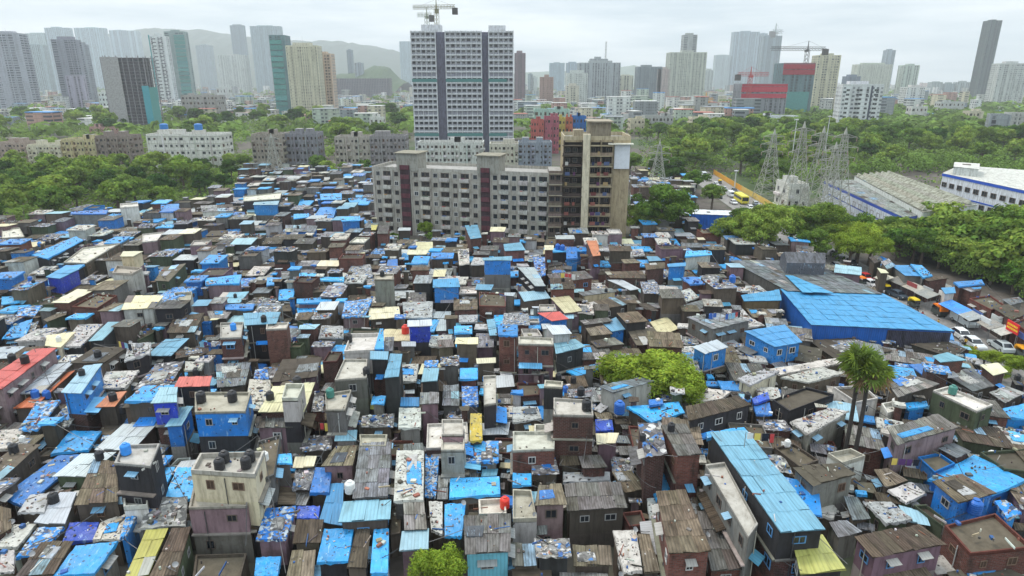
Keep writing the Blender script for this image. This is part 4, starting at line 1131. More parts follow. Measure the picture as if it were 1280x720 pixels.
midblock('white stepped block at the top edge of the right forest', 845, 866, 140, 160, 12, '#cccec8', 3, 6)
midblock('grey roofed hall between the cream block and forest', 806, 842, 146, 163, 14, '#a8aaa6', 2, 8)
midblock('cream two-storey block behind the weathered tower trees', 788, 806, 150, 170, 12, '#c4bca4', 3, 4)
midblock('white house with red-brown roof in the right woods', 1140, 1160, 134, 150, 10, '#ccccc8', 2, 4)
midblock('low pale block far inside the right woods', 1176, 1206, 128, 142, 12, '#bcc0bc', 2, 6)
midblock('small cream block inside the right woods', 1212, 1230, 140, 156, 10, '#c4bea8', 2, 4)
for x in (206, 249):
    P = wy(x, 166, WB.q[3].y+7); o = empty('water_tank', (P.x, P.y, WB.h+2.4)); mb = MB(); mb.lathe([(1.9, 0), (1.9, 2.4), (1.5, 2.9), (.3, 3.1)], 'plastic', srgb('#2a74b8')); mb.build('tank_body', o)
    mb = MB(); mb.box(-2.4, 2.4, -2.4, 2.4, -2.3, 0, 'plaster', srgb('#c8c6bc')); mb.build('tank_base', o); tag(o, ('left' if x == 206 else 'right')+' blue tank on the roof of the white five-storey block', 'water tank', 'rooftop tanks')
# scattered low buildings farther back
for i in range(275):
    for _ in range(30):
        px, py = rc.uniform(0, 1280), rc.choice([rc.uniform(113, 130), rc.uniform(118, 166), rc.uniform(126, 158)])
        if (py > 152 and px > 940) or (py > 142 and 1110 < px) or (640 > px > 510): continue
        break
    P = gp(px, py); wd = rc.uniform(8, 26); hh = rc.choice([6, 7, 9, 10, 12, 15, 18]); hh += 8*(px > 770 and py > 128); d_ = rc.uniform(9, 18); q = rectq(P.x-wd/2, P.x+wd/2, P.y, d_, rc.uniform(-.3, .3))
    cn, ch = rc.choice([('white', '#d4d8d4'), ('white', '#dcdcd6'), ('cream', '#cfc8b0'), ('grey', '#a0a29e'), ('grey', '#8e9496'), ('pinkish', '#b89488'), ('pale green', '#b4c0b0')])
    rn, rm_ = rc.choice([('flat roof', '#a8a8a0'), ('flat roof', '#c4c4be'), ('blue roof', '#3a90d0'), ('grey roof', '#80868a'), ('red-brown roof', '#a85a48'), ('white roof', '#dcdcd8')])
    o = empty('city_building', (P.x, P.y, 0)); mb = MB(); prism(mb, q, 0, hh, rc.choice(['facade', 'facade_strip', 'facade_pair']), srgb(ch)); mb.build('wall', o, (P.x, P.y, 0))
    mb = MB(); prism(mb, inset(q, -.3), hh, hh+.5, 'paint', srgb(rm_), 'paint', srgb(rm_)); mb.build('roof', o, (P.x, P.y, 0))
    crowd(o, f'distant {cn} building with {rn}', 'building', 'scattered low buildings of the city', (P.x, P.y, hh))
mb = MB()
for i in range(1500):
    Y = rc.uniform(900, 5200) if i % 3 else rc.uniform(620, 1500); x = rc.uniform(-.9, .9)*Y; hh = rc.choice([6, 8, 10, 14, 20, 24]) if i % 9 or Y < 2200 else rc.uniform(25, 50)
    if Y < 1500: hh = min(hh, 12)
    if Y < 1400 and .18 < x/Y: hh *= .5
    prism(mb, rectq(x, x+rc.uniform(8, 20), Y, rc.uniform(8, 16), rc.uniform(-.3, .3)), 0, hh, 'facade', jit(srgb(rc.choice(['#d0d2cc', '#c8c4b4', '#a4a8a6', '#8e989c', '#b89c90', '#dcdcd8'])), .1, rc), 'paint', srgb(rc.choice(['#b0b0aa', '#8e9490', '#4a90c8', '#d4d4d0', '#9c7264'])))
tag(mb.build('distant_city'), 'hazy mass of countless far-off city buildings', 'city', None, 'stuff')
# --- sheds and works
def works(name, label, top, z, wallc, roofm, roofc, faces, wk='d', stripe=None, ridge=0):
    q = [gp(*p, z) for p in top]; q = [Vector((p.x, p.y, 0)) for p in q]; B = Bld(name, label, 'building', q, z)
    mb = MB(); prism(mb, inset(q, .15), 0, z-.1, 'plaster', srgb(wallc)); B.part('wall', mb)
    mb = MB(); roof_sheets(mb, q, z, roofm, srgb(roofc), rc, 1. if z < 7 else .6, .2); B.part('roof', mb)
    for f, n_, rows in faces:
        L = B.edge(f)[3]
        for r_ in range(rows):
            for i in range(n_): B.win(f, L*(i+.5)/n_, 1.7+r_*(z-1)/rows, min(2.2, L/n_*.62), 1.5, wk, -.1)
    if stripe:
        mb = MB()
        for f in 'flr':
            L = B.edge(f)[3]; B.bar(mb, f, .1, L-.1, z-.95, z-.15, -.14, .0, 'paint', srgb(stripe)); B.bar(mb, f, .1, L-.1, z*.52, z*.52+.35, -.14, -.02, 'paint', srgb(stripe))
        B.part('blue_stripe', mb)
    if ridge:
        mb = MB(); 
        for k in range(ridge):
            a, b, c, d = [bil(q, u, v) for u, v in (((k+.12)/ridge, .02), ((k+.6)/ridge, .02), ((k+.6)/ridge, .98), ((k+.12)/ridge, .98))]; V = lambda p, zz: Vector((p.x, p.y, zz)); m1, m2 = (a+b)/2, (c+d)/2
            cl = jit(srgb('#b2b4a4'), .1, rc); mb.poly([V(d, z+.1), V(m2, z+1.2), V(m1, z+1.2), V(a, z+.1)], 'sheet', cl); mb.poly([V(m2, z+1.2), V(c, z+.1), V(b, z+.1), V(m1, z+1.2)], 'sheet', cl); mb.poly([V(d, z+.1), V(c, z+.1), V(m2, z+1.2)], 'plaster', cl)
        B.part('skylight_ridge', mb)
    B.done(); return B
works('factory', 'white factory wing with blue stripes facing the road trees', ((1030, 226), (1066, 225), (1152, 268), (1131, 272)), 8., '#ccd2de', 'sheet', '#9aa09c', (('l', 14, 2), ('f', 2, 2)), stripe='#2a4cb0')
works('factory_hall', 'factory hall with cream ridged roof behind the striped wing', ((1068, 220), (1112, 216), (1222, 256), (1154, 265)), 9.5, '#d0d4d0', 'sheet', '#9a9c90', (('l', 12, 1), ('f', 3, 1)), ridge=6)
WO = works('office_building', 'blue-white office building with rows of dark windows at right edge', ((1200, 207), (1320, 216), (1330, 248), (1178, 216)), 13.5, '#d4d8de', 'concrete', '#c8c8c0', (('f', 13, 3), ('l', 3, 3)), stripe='#1d50b8')
works('roof_plant_room', 'white roof structure on the blue-white office building', ((1193, 203), (1225, 205), (1224, 211), (1192, 208)), 16, '#c8ccc8', 'concrete', '#d0d0c8', ())
works('market_shed', 'long blue and white walled shed beside the round tree', ((864, 262), (914, 264), (917, 269), (866, 267)), 5.4, '#1c66c8', 'metal', '#d8dcdc', ())
GREY = works('warehouse', 'grey corrugated warehouse roof behind the huge blue shed', ((912, 326), (1008, 326), (1103, 367), (984, 363)), 5.6, '#5c5a56', 'sheet', '#7c8284', ())
# huge blue shed, an L-shaped sheet roof on blue walls
o = tag(empty('blue_shed', (SHED[2].x, SHED[2].y, 0)), 'huge blue shed with wide bright blue sheet roof beside the road', 'building'); og = o.location
mb = MB(); G4 = [SHED[1], SHED[2], SHED[3], SHED[4]]; roof_sheets(mb, G4, 5.2, 'metal', srgb('#3a8fc0'), rc, 1., .3); ARM = [SHED[0], SHED[1]+Vector((-.1, 0, 0)), SHED[5], SHED[6]]; roof_sheets(mb, ARM, 5.15, 'metal', srgb('#4290ba'), rc, 1., .1)
q3 = [gp(*p, 5.75) for p in ((981, 345), (991, 346), (1042, 367), (1003, 366))]; roof_sheets(mb, q3, 5.9, 'metal', srgb('#4298c4'), rc, 1., .1); mb.build('roof', o, og)
mb = MB()
for q_, c_ in ((G4, '#1c62b8'), (ARM, '#6f6048')):
    qq = inset(q_, .3)
    for i in range(4): a, b = qq[i], qq[(i+1) % 4]; LL = (b-a).length; mb.poly([Vector((b.x, b.y, 0)), Vector((a.x, a.y, 0)), Vector((a.x, a.y, 4.95)), Vector((b.x, b.y, 4.95))], 'metal' if q_ is G4 else 'plaster', srgb(c_), [(LL, 0), (0, 0), (0, 5), (LL, 5)])
mb.build('wall', o, og)
q4 = inset(G4, .25); a, b = q4[3]+(q4[2]-q4[3])*.55, q4[2]; mb = MB(); dn = Vector(((b-a).y, -(b-a).x, 0)).normalized()*.03; mb.poly([Vector((p.x+dn.x, p.y+dn.y, z_)) for p, z_ in ((a, .02), (b, .02), (b, 4.7), (a, 4.7))], 'sheet', srgb('#4c4c5c')); mb.build('grey_cladding', o, og)
# grey tarpaulin shed with a pitched roof
q = [gp(*p, 8.2) for p in ((976, 317), (1030, 319), (1032, 328), (984, 327))]; q = [Vector((p.x, p.y, 0)) for p in q]; o = tag(empty('tarpaulin_shed', q[3]), 'grey tarpaulin shed standing on the grey warehouse roof edge', 'shed')
mb = MB(); m1, m2 = (q[0]+q[3])/2, (q[1]+q[2])/2; V = lambda p, zz: Vector((p.x, p.y, zz)); cg = srgb('#6c6e74')
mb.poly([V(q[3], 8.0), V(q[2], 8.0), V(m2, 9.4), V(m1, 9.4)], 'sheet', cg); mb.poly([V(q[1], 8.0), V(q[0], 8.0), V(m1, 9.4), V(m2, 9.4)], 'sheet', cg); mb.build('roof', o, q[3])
mb = MB(); cg = srgb('#54555c')
for a, b in ((q[3], q[2]), (q[2], q[1]), (q[0], q[3])): mb.poly([V(a, 0), V(b, 0), V(b, 7.98), V(a, 7.98)], 'tarp', cg)
mb.poly([V(q[0], 7.98), V(q[3], 7.98), V(m1, 9.38)], 'tarp', cg); mb.poly([V(q[2], 7.98), V(q[1], 7.98), V(m2, 9.38)], 'tarp', cg); mb.build('wall', o, q[3])
# ---------------------------------------------------------------- cranes
def lattice(mb, p, q, w, m, c, seg=None, r=.12):
    p, q = Vector(p), Vector(q); d = q-p; L = d.length; d.normalize(); a = d.orthogonal().normalized(); b = d.cross(a); n_ = seg or max(2, int(L/(w*1.1)))
    K = [(a*i+b*j)*w/2 for i, j in ((1, 1), (-1, 1), (-1, -1), (1, -1))]
    for k in K: mb.tube(p+k, q+k, r, r, m, c, 4, False)
    for i in range(n_):
        s, t = p+d*L*i/n_, p+d*L*(i+1)/n_
        for j in range(4): mb.tube(s+K[j], t+K[(j+1) % 4], r*.7, r*.7, m, c, 4, False)
def crane(label, px, Y, z0, zt, jib, back, ang, col):
    x = wy(px, 60, Y).x; o = tag(empty('tower_crane', (x, Y, z0)), label, 'crane'); c = srgb(col); H_ = zt-z0; sc_ = max(1., Y/420); R_ = .14*sc_
    mb = MB(); lattice(mb, (0, 0, 0), (0, 0, H_), 2*sc_, 'steel', c, r=R_); mb.build('mast', o)
    dx, dy = math.cos(ang), math.sin(ang); mb = MB(); lattice(mb, (0, 0, H_+1), (dx*jib, dy*jib, H_+1), 1.6*sc_, 'steel', c, r=R_); mb.build('jib', o)
    mb = MB(); lattice(mb, (0, 0, H_+1), (-dx*back, -dy*back, H_+1), 1.6*sc_, 'steel', c, r=R_); mb.build('counter_jib', o)
    mb = MB(); mb.box(-1.5*sc_, 1.5*sc_, -1.2*sc_, 1.2*sc_, H_-3.2*sc_, H_+.4*sc_, 'concrete', (.09, .085, .08), ang, (-dx*back, -dy*back)); mb.build('counterweight', o)
    mb = MB(); mb.tube((0, 0, H_), (0, 0, H_+5*sc_), .5*sc_, .2*sc_, 'steel', c, 5)
    for t in (jib*.7, -back*.9): mb.tube((0, 0, H_+5*sc_), (dx*t, dy*t, H_+1.6), .06*sc_, .06*sc_, 'steel', c, 4, False)
    mb.build('apex', o); mb = MB(); mb.box(-1*sc_, 1*sc_, -2*sc_, -.2, H_-2.4, H_, 'paint', c, ang, (0, 0)); mb.build('cab', o)
Yt = gp(640, 190).y+8
crane('tower crane with dark counterweight on top of the central tower', 547, Yt, top_h(38, Yt), top_h(11, Yt), 14, 11, math.pi-.1, '#8c8a6c')
crane('smaller crane behind the roof of the central tower', 535, Yt+300, 60, top_h(20, Yt+300), 10, 5, math.pi, '#9aa08c')
Y2 = gp(640, 146).y+12; crane('crane above the red topped building under construction', 1010, Y2, top_h(82, Y2), top_h(62, Y2), 45, 22, math.pi+.1, '#5c5c5c')
Y2 = gp(640, 150).y-6; crane('red crane mast before the left red netted building', 942, Y2, 0, top_h(94, Y2), 20, 14, .1, '#b03a3a')
Y2 = gp(640, 114).y+6; crane('crane on the tapering tower in the haze', 967, Y2, top_h(45, Y2), top_h(40, Y2), 30, 12, .2, '#8f9a9a')
Y2 = gp(640, 150).y; crane('yellow crane among the low blocks left of the forest', 888, Y2, 0, top_h(126, Y2), 12, 6, .6, '#d09a2c')
P = wy(757, 73, gp(640, 124).y+10); o = empty('radio_mast', (P.x, P.y, P.z)); mb = MB(); lattice(mb, (0, 0, 0), (0, 0, top_h(52, P.y)-P.z), 2.2, 'steel', (.4, .4, .4), r=.3); mb.build('mast', o); tag(o, 'thin radio mast on the spiky grey tower', 'mast')
# ---------------------------------------------------------------- pylons
def pylon(label, bx, by, ty, arms, base=7. , col=(.36, .36, .31)):
    P = gp(bx, by); h = top_h(ty, P.y); o = tag(empty('lattice_pylon', P), label, 'pylon'); mb = MB(); K = [(1, 1), (-1, 1), (-1, -1), (1, -1)]; n_ = 9
    def cs(i, t): w = base/2*(1-t)**1.25+.55; return Vector((K[i % 4][0]*w, K[i % 4][1]*w, h*t))
    for k in range(n_):
        t0, t1 = k/n_, (k+1)/n_
        for i in range(4):
            mb.tube(cs(i, t0), cs(i, t1), .12, .11, 'steel', col, 4, False); mb.tube(cs(i, t0), cs(i+1, t1), .07, .07, 'steel', col, 4, False); mb.tube(cs(i+1, t0), cs(i, t1), .07, .07, 'steel', col, 4, False); mb.tube(cs(i, t1), cs(i+1, t1), .06, .06, 'steel', col, 4, False)
    mb.tube((0, 0, h), (0, 0, h+2), .6, .1, 'steel', col, 4); mb.build('lattice', o)
    for k in range(arms):
        z = h*(.97-.115*k); mb = MB()
        for s in (-1, 1):
            L = (3.6, 4.4, 3.8)[k % 3]
            for dz in (.9, -.0): mb.tube((s*.6, .5, z+dz), (s*L, 0, z), .09, .06, 'steel', col, 4, False); mb.tube((s*.6, -.5, z+dz), (s*L, 0, z), .09, .06, 'steel', col, 4, False)
            for t in (.35, .7): mb.tube((s*L*t, 0, z+.6*(1-t)), (s*L*t, 0, z), .05, .05, 'steel', col, 4, False)
        a = mb.build('crossarm', o)
        for s in (-1, 1):
            mb = MB(); mb.lathe([(.08, 0), (.16, -.2), (.08, -.4), (.16, -.6), (.08, -.8), (.16, -1.), (.05, -1.3)], 'paint', (.35, .25, .2), 6, (s*L, 0, z)); mb.build('insulator', a)
PY = [('lone lattice pylon left of the cluster above the road', 958, 250, 168, 3), ('lattice pylon with broad arms, left of the right-hand cluster', 990, 272, 160, 3), ('tall lattice pylon in the middle of the right-hand cluster', 1014, 275, 166, 3), ('lattice pylon at the right end of the cluster', 1040, 277, 168, 3), ('shorter lattice pylon in front of the cluster', 1030, 283, 186, 3), ('pale lattice pylon between the weathered tower and the forest', 820, 250, 182, 3), ('lattice pylon among the far shacks before grimy apartments', 345, 226, 172, 3), ('small grey lattice pylon by the white five-storey block', 224, 228, 198, 2)]
for a in PY: pylon(*a, base=3. if a[1] == 224 else 7.)
mb = MB()
def wire(mb, a, b, sag):
    p = Vector(a)
    for i in range(1, 13): t = i/12; q_ = Vector(a).lerp(Vector(b), t)-Vector((0, 0, 4*sag*t*(1-t))); mb.tube(p, q_, .035, .035, 'steel', (.08, .08, .08), 3, False); p = q_
for s in (-3.6, 3.6):
    for k in range(3):
        a, b = gp(958, 250), gp(1014, 275); wire(mb, (a.x+s, a.y, top_h(168, a.y)*(.93-.11*k)), (b.x+s, b.y, top_h(166, b.y)*(.93-.11*k)), 1.5)
        c_ = gp(820, 250); wire(mb, (a.x+s, a.y, top_h(168, a.y)*(.93-.11*k)), (c_.x+s, c_.y, top_h(182, c_.y)*(.93-.11*k)), 3)
tag(mb.build('power_lines'), 'thin dark power lines strung between the lattice pylons', 'power lines')
for i, (bx, by, ty) in enumerate(((988, 212, 150), (1028, 210, 146), (898, 178, 158), (918, 236, 214), (776, 214, 176))):
    P = gp(bx, by); o = empty('lamp_mast', P); mb = MB(); hh = top_h(ty, P.y); mb.tube((0, 0, 0), (0, 0, hh), .28, .16, 'paint', (.6, .62, .6), 6); mb.build('pole', o); mb = MB(); mb.lathe([(.2, hh-.2), (.9, hh), (.9, hh+.3), (.1, hh+.5)], 'paint', (.5, .5, .5), 8); mb.build('lamp_head', o); crowd(o, 'tall thin pale mast', 'mast', 'tall lamp masts', (P.x, P.y, hh*.5))
# ---------------------------------------------------------------- hills
def hill(label, pts, Y, D, col):
    mb = MB(); pr = [wy(x, y, Y) for x, y in pts]; xs = []
    for a, b in zip(pr, pr[1:]):
        for k in range(8): t = k/8; xs.append((a.x*(1-t)+b.x*t, (a.z*(1-t)+b.z*t)*(1+rc.uniform(-.012, .012))))
    rows = [[Vector((x, Y-D*(1-s)*1., max(-2, z*math.sin(s*math.pi/2)**.9*(1+rc.uniform(-.03, .03)*(s < 1)))-2*(s == 0))) for x, z in xs] for s in [i/10 for i in range(11)]]
    rows.append([Vector((x, Y+D, -2)) for x, z in xs])
    for r0, r1 in zip(rows, rows[1:]):
        for i in range(len(xs)-1): mb.poly([r0[i], r0[i+1], r1[i+1], r1[i]], 'plaster', srgb(col), smooth=True)
    o = mb.build('hills'); tag(o, label, 'hill', None, 'structure')
hill('long hazy green hill behind the left skyline', ((60, 96), (120, 62), (165, 42), (205, 38), (250, 38), (300, 45), (350, 52), (420, 52), (470, 58), (520, 70), (580, 84), (660, 96)), 4700, 1200, '#46554c')
hill('low hazy hill behind the centre-right skyline', ((600, 97), (660, 90), (740, 88), (790, 82), (850, 90), (930, 97)), 5200, 700, '#4f6450')
hill('small dark green hill behind the unfinished frame', ((400, 104), (425, 93), (455, 90), (470, 82), (486, 84), (500, 98), (512, 104)), 2300, 300, '#38502c')
# ---------------------------------------------------------------- trees
rt = random.Random(33)
def crown_mb(R_, H_, zc, nclump, nleaf, ls, rng, mat='leaf', flat=.7):
    mb = MB(); cl = []
    for i in range(nclump):
        a = rng.uniform(0, 2*math.pi); s = math.sqrt(rng.random())*.82; t = rng.uniform(-.55, 1)
        lob = 1+.22*math.sin(3*a+R_*7+nclump)+.12*math.sin(5*a+nclump); rr = R_*s*lob*math.sqrt(max(.1, 1-t*t*.75)); cl.append((Vector((rr*math.cos(a), rr*math.sin(a), zc+t*H_*flat*.5*(1.1-.3*s))), R_*(rng.uniform(.22, .40) if nclump < 30 else rng.uniform(.13, .27)), rng.uniform(.6, 1.35)))
    for i in range(nleaf):
        c, r, sh = cl[i % nclump]
        d = Vector((rng.gauss(0, 1), rng.gauss(0, 1), rng.gauss(0, 1)+.35)).normalized(); p = c+Vector((d.x, d.y, d.z*.75))*r*rng.uniform(.55, 1.08)
        n_ = (d+Vector((rng.uniform(-.7, .7), rng.uniform(-.7, .7), rng.uniform(-.2, .9)))).normalized(); a = n_.orthogonal().normalized(); b = n_.cross(a); th = rng.uniform(0, 6.28); a, b = a*math.cos(th)+b*math.sin(th), b*math.cos(th)-a*math.sin(th)
        l = ls*rng.uniform(.6, 1.3); k = sh*rng.uniform(.75, 1.25)
        mb.poly([p-a*l, p-b*l*.6, p+a*l, p+b*l*.6], mat, (k*rng.uniform(.9, 1.15), k, k*rng.uniform(.7, 1.05)), [(0, 0)]*4)
    return mb, cl
def trunk_mb(cl, zc, r0, rng):
    mb = MB(); c = (.13, .10, .075); top = Vector((rng.uniform(-.4, .4), rng.uniform(-.4, .4), zc*.62)); mb.tube((0, 0, -.2), top, r0, r0*.7, 'wood', c, 8)
    for p, r, _ in cl[:9]: mid = top.lerp(p, .5)+Vector((0, 0, .3)); mb.tube(top, mid, r0*.5, r0*.3, 'wood', c, 5, False); mb.tube(mid, p, r0*.3, r0*.08, 'wood', c, 5, False)
    return mb
PROTO = {}
def proto(kind, seed, R_, H_, zc, ncl, nl, ls, mat, name='tree'):
    rng = random.Random(seed); mb, cl = crown_mb(R_, H_, zc, ncl, nl, ls, rng, mat); PROTO.setdefault(kind, []).append((mb.data('crown'), trunk_mb(cl, zc, R_*.07+.08, rng).data('trunk'), name))
for s in range(5): proto('wood', 100+s, 5., 7.5, 6.2, 26, 2600, .50, 'leaf')
for s in range(3): proto('dark', 120+s, 4.4, 7, 5.6, 22, 2400, .46, 'leaf_dark')
for s in range(3): proto('near', 140+s, 5., 7.5, 6.0, 60, 13000, .19, 'leaf')
for s in range(2): proto('bright', 160+s, 5., 6.5, 5.6, 70, 13000, .17, 'leaf_bright')
def frond_palm(seed):
    rng = random.Random(seed); tr = MB(); tr.tube((0, 0, 0), (.3, .1, 8), .22, .14, 'wood', (.16, .14, .11), 7); mb = MB()
    for i in range(22):
        a = rng.uniform(0, 6.28); up = rng.uniform(-.2, .9); L = rng.uniform(2.6, 3.4); p = Vector((.3, .1, 8)); d = Vector((math.cos(a), math.sin(a), up)).normalized(); prev = None
        for k in range(9):
            w = .75*math.sin((k+1)/10*math.pi)+.05; s_ = d.cross(Vector((0, 0, 1))).normalized(); nx = p+d*L/9; dr = Vector((0, 0, -.35*w)); cc = (rng.uniform(.8, 1.3),)*3
            for sg in (1, -1):
                for t in (0, .5): q0 = p.lerp(nx, t); mb.poly([q0, q0+d*L/22, q0+d*L/12+s_*sg*w+dr], 'leaf', cc, [(0, 0)]*3)
            p = nx; d = (d+Vector((0, 0, -.17))).normalized()
    return mb.data('crown'), tr.data('trunk'), 'palm_tree'
PROTO['palm'] = [frond_palm(1), frond_palm(2)]
NTREE = 0
def plant(kind, x, y, s=1., sz=None, rng=rt):
    global NTREE
    c, t, nm = rng.choice(PROTO[kind]); o = empty(nm, (x, y, 0), rng.uniform(0, 6.28)); o.scale = (s, s, sz or s*rng.uniform(.85, 1.1)); link('trunk', t, o, (0, 0, 0)); link('crown', c, o, (0, 0, 0)); NTREE += 1; return o
def at(kind, px, py, s, label=None, desc='tree', cat='tree', group='trees around the settlement', sz=None):
    P = gp(px, py); o = plant(kind, P.x, P.y, s, sz)
    if label: tag(o, label, cat)
    else: crowd(o, desc, cat, group, (P.x, P.y, 6*s))
    return o
# single trees: base as seen
at('bright', 812, 505, 1.45, 'sprawling bright yellow-green tree spreading over the right middle shacks', sz=.82)
at('bright', 778, 500, .85, 'low bright green tree joined to the left side of the sprawling one', sz=.75)
at('bright', 846, 520, .9, 'bright green tree joined to the right side of the sprawling one', sz=.8)
at('bright', 552, 752, .56, 'bushy olive-green tree at the bottom edge between shack roofs', sz=.56)
at('bright', 838, 392, .42, 'small yellow-green tree between brown roofs')
at('near', 828, 303, 1.8, 'broad green tree right of the weathered tower'); at('near', 802, 301, 1.3, 'lower green tree joined to the broad tree by the weathered tower')
at('dark', 866, 303, .6, 'small dark round tree in front of the blue and white shed'); at('near', 889, 262, .95, 'round bright green tree behind the blue and white shed')
at('wood', 866, 244, 1.1, 'olive-green tree left of the traffic queue'); at('bright', 533, 298, .5, 'bright green bush at the foot of the pale seven-storey block')
for px, py, s in ((918, 322, .9), (940, 330, 1.), (962, 322, 1.05), (985, 318, 1.), (1005, 312, 1.), (1028, 318, 1.), (1046, 322, .9), (930, 306, .8), (955, 300, .8), (1012, 334, .7), (1070, 330, .85), (1085, 332, .7), (1060, 336, .7)): at('near' if px < 1040 else 'bright', px, py, s*1.42, None, 'green tree' if px < 1040 else 'light green tree')
for px, py, s in ((1062, 296, .7), (1078, 298, .7), (1096, 305, .65), (1150, 300, .7)): at('wood', px, py, s, None, 'small green tree')
for px, py, s in ((1190, 304, .8), (1215, 310, .8), (1240, 308, .8), (1262, 314, .9), (1165, 318, .8), (1190, 325, .9), (1215, 332, .9), (1245, 335, .95), (1270, 350, .9), (1290, 362, .9), (1265, 368, .6), (1150, 312, .7), (1225, 345, .6), (1286, 330, 1.), (1140, 328, .6), (1172, 336, .6), (1200, 342, .55), (1236, 352, .6), (1178, 310, .9), (1258, 325, 1.), (1140, 305, .6), (1120, 300, .5)): at('wood', px, py, s*(1.3 if py > 308 else .85), None, 'full green tree')
for px, py, s in ((1238, 462, .35), (1262, 470, .4), (1284, 478, .45), (1218, 455, .3), (1205, 447, .25), (1250, 478, .3)): at('bright', px, py, s, None, 'roadside bush', 'bush')
at('near', 211, 268, .62, 'rounded green tree beside the grey blue-topped house', sz=.8); at('dark', 176, 282, .42, 'dark green round bush, left of a pair'); at('dark', 196, 283, .45, 'dark green round bush, right of a pair')
for px, py in ((20, 290), (34, 282), (12, 272), (48, 296), (128, 236), (136, 232), (205, 222), (268, 214), (298, 212), (70, 250), (98, 240)): at('palm', px, py, rt.uniform(.75, 1.05), None, 'feathery palm tree', 'palm tree', 'palms at the left')
for px, py, s in ((492, 306, .35), (540, 306, .4), (575, 307, .3), (640, 309, .35), (700, 312, .35), (760, 312, .4), (775, 314, .45), (668, 311, .3)): at('near', px, py, s, None, 'low bush', 'bush')
for px, py, s in ((60, 214, .9), (98, 216, .8), (150, 216, 1.), (172, 218, .8), (290, 214, .9), (306, 216, .8), (398, 217, .9), (410, 219, .8), (430, 217, .6), (456, 218, .7), (330, 220, .5), (20, 212, 1.), (120, 214, .6), (372, 219, .5)): at('wood', px, py, s, None, 'street tree')
# woods and belts: scattered in outlines drawn on the ground
def inpoly(x, y, P):
    c = False
    for i in range(len(P)):
        (x1, y1), (x2, y2) = P[i], P[i-1]
        if (y1 > y) != (y2 > y) and x < (x2-x1)*(y-y1)/(y2-y1)+x1: c = not c
    return c
def wood(P, n, s0, s1, kinds, desc, group):
    W_ = [tuple(gp(*p)[:2]) for p in P]; xs = [p[0] for p in W_]; ys = [p[1] for p in W_]; pts = []; tries = 0
    while len(pts) < n and tries < 6000:
        tries += 1; x, y = rt.uniform(min(xs), max(xs)), rt.uniform(min(ys), max(ys)); s = rt.uniform(s0, s1)*(1+max(0, y-350)/1400)
        if not inpoly(x, y, W_) or any((x-a)**2+(y-b)**2 < (3.6*(s+c)/1.15)**2 for a, b, c in pts): continue
        pts.append((x, y, s)); o = plant(rt.choice(kinds), x, y, s); crowd(o, desc, 'tree', group, (x, y, 6*s))
wood(((-40, 300), (-30, 222), (120, 222), (180, 218), (300, 222), (290, 245), (240, 258), (160, 268), (90, 280), (40, 290)), 54, .85, 1.25, ['wood', 'wood', 'dark'], 'leafy green tree', 'trees in the left belt')
wood(((-40, 185), (-40, 152), (180, 148), (340, 150), (520, 148), (520, 180), (420, 186), (300, 184), (180, 178), (110, 172)), 46, 1.2, 1.6, ['wood', 'wood', 'wood', 'dark'], 'rounded green tree', 'trees behind the middle blocks')
wood(((1108, 300), (1180, 302), (1290, 318), (1325, 395), (1250, 366), (1190, 344), (1120, 326)), 30, .7, 1.05, ['wood', 'wood', 'near', 'dark'], 'spreading green tree', 'trees behind the shops')
wood(((660, 196), (660, 160), (800, 150), (850, 160), (850, 196), (790, 222)), 12, .9, 1.2, ['wood'], 'dense green tree', 'trees behind the weathered tower')
wood(((800, 232), (830, 172), (930, 162), (1050, 168), (1290, 176), (1400, 215), (1290, 210), (1180, 206), (1090, 214), (1030, 224), (985, 240), (955, 244), (920, 224), (890, 212), (860, 224), (850, 240)), 105, 1.15, 1.6, ['wood', 'wood', 'wood', 'near', 'dark'], 'wide green forest tree', 'trees of the right-hand forest')
print('trees', NTREE)
# strips of undergrowth and the far wooded land
def cover(name, label, P, n, ls, hgt, mats, z0=0.):
    W_ = [tuple(gp(*p)[:2]) for p in P]; xs = [p[0] for p in W_]; ys = [p[1] for p in W_]; mb = MB(); k = 0
    while k < n:
        x, y = rt.uniform(min(xs), max(xs)), rt.uniform(min(ys), max(ys))
        if not inpoly(x, y, W_): continue
        k += 1; s = 1+math.sin(x*.31)*math.cos(y*.23)*.5; sh = rt.uniform(.6, 1.4); m_ = rt.choice(mats)
        for _ in range(6):
            p = Vector((x+rt.gauss(0, ls*2), y+rt.gauss(0, ls*2), z0+rt.uniform(.1, hgt)*s)); n_ = Vector((rt.gauss(0, 1), rt.gauss(0, 1), 1.6)).normalized(); a = n_.orthogonal().normalized()*ls; b = n_.cross(a)
            mb.poly([p-a, p-b*.7, p+a, p+b*.7], m_, (sh, sh, sh), [(0, 0)]*4)
    return tag(mb.build(name), label, 'undergrowth', None, 'stuff')
cover('undergrowth', 'low green undergrowth under the left belt of trees', ((-30, 290), (-30, 210), (300, 212), (300, 246), (240, 256), (90, 272)), 3500, .5, 2.2, ['leaf', 'leaf'])
cover('meadow', 'bright grassy strip between apartment blocks and far shacks', ((280, 228), (280, 211), (470, 211), (470, 222), (330, 224)), 1300, .5, 1.2, ['leaf_bright', 'leaf'])
cover('underwood', 'dense green understorey of the right-hand forest', ((790, 236), (800, 170), (930, 160), (1290, 172), (1500, 230), (1500, 360), (1330, 400), (1240, 352), (1160, 325), (1100, 318), (1095, 340), (1040, 340), (900, 322), (905, 300), (990, 295), (950, 250), (900, 222), (860, 228)), 2500, .6, 2.0, ['leaf', 'leaf_dark'])
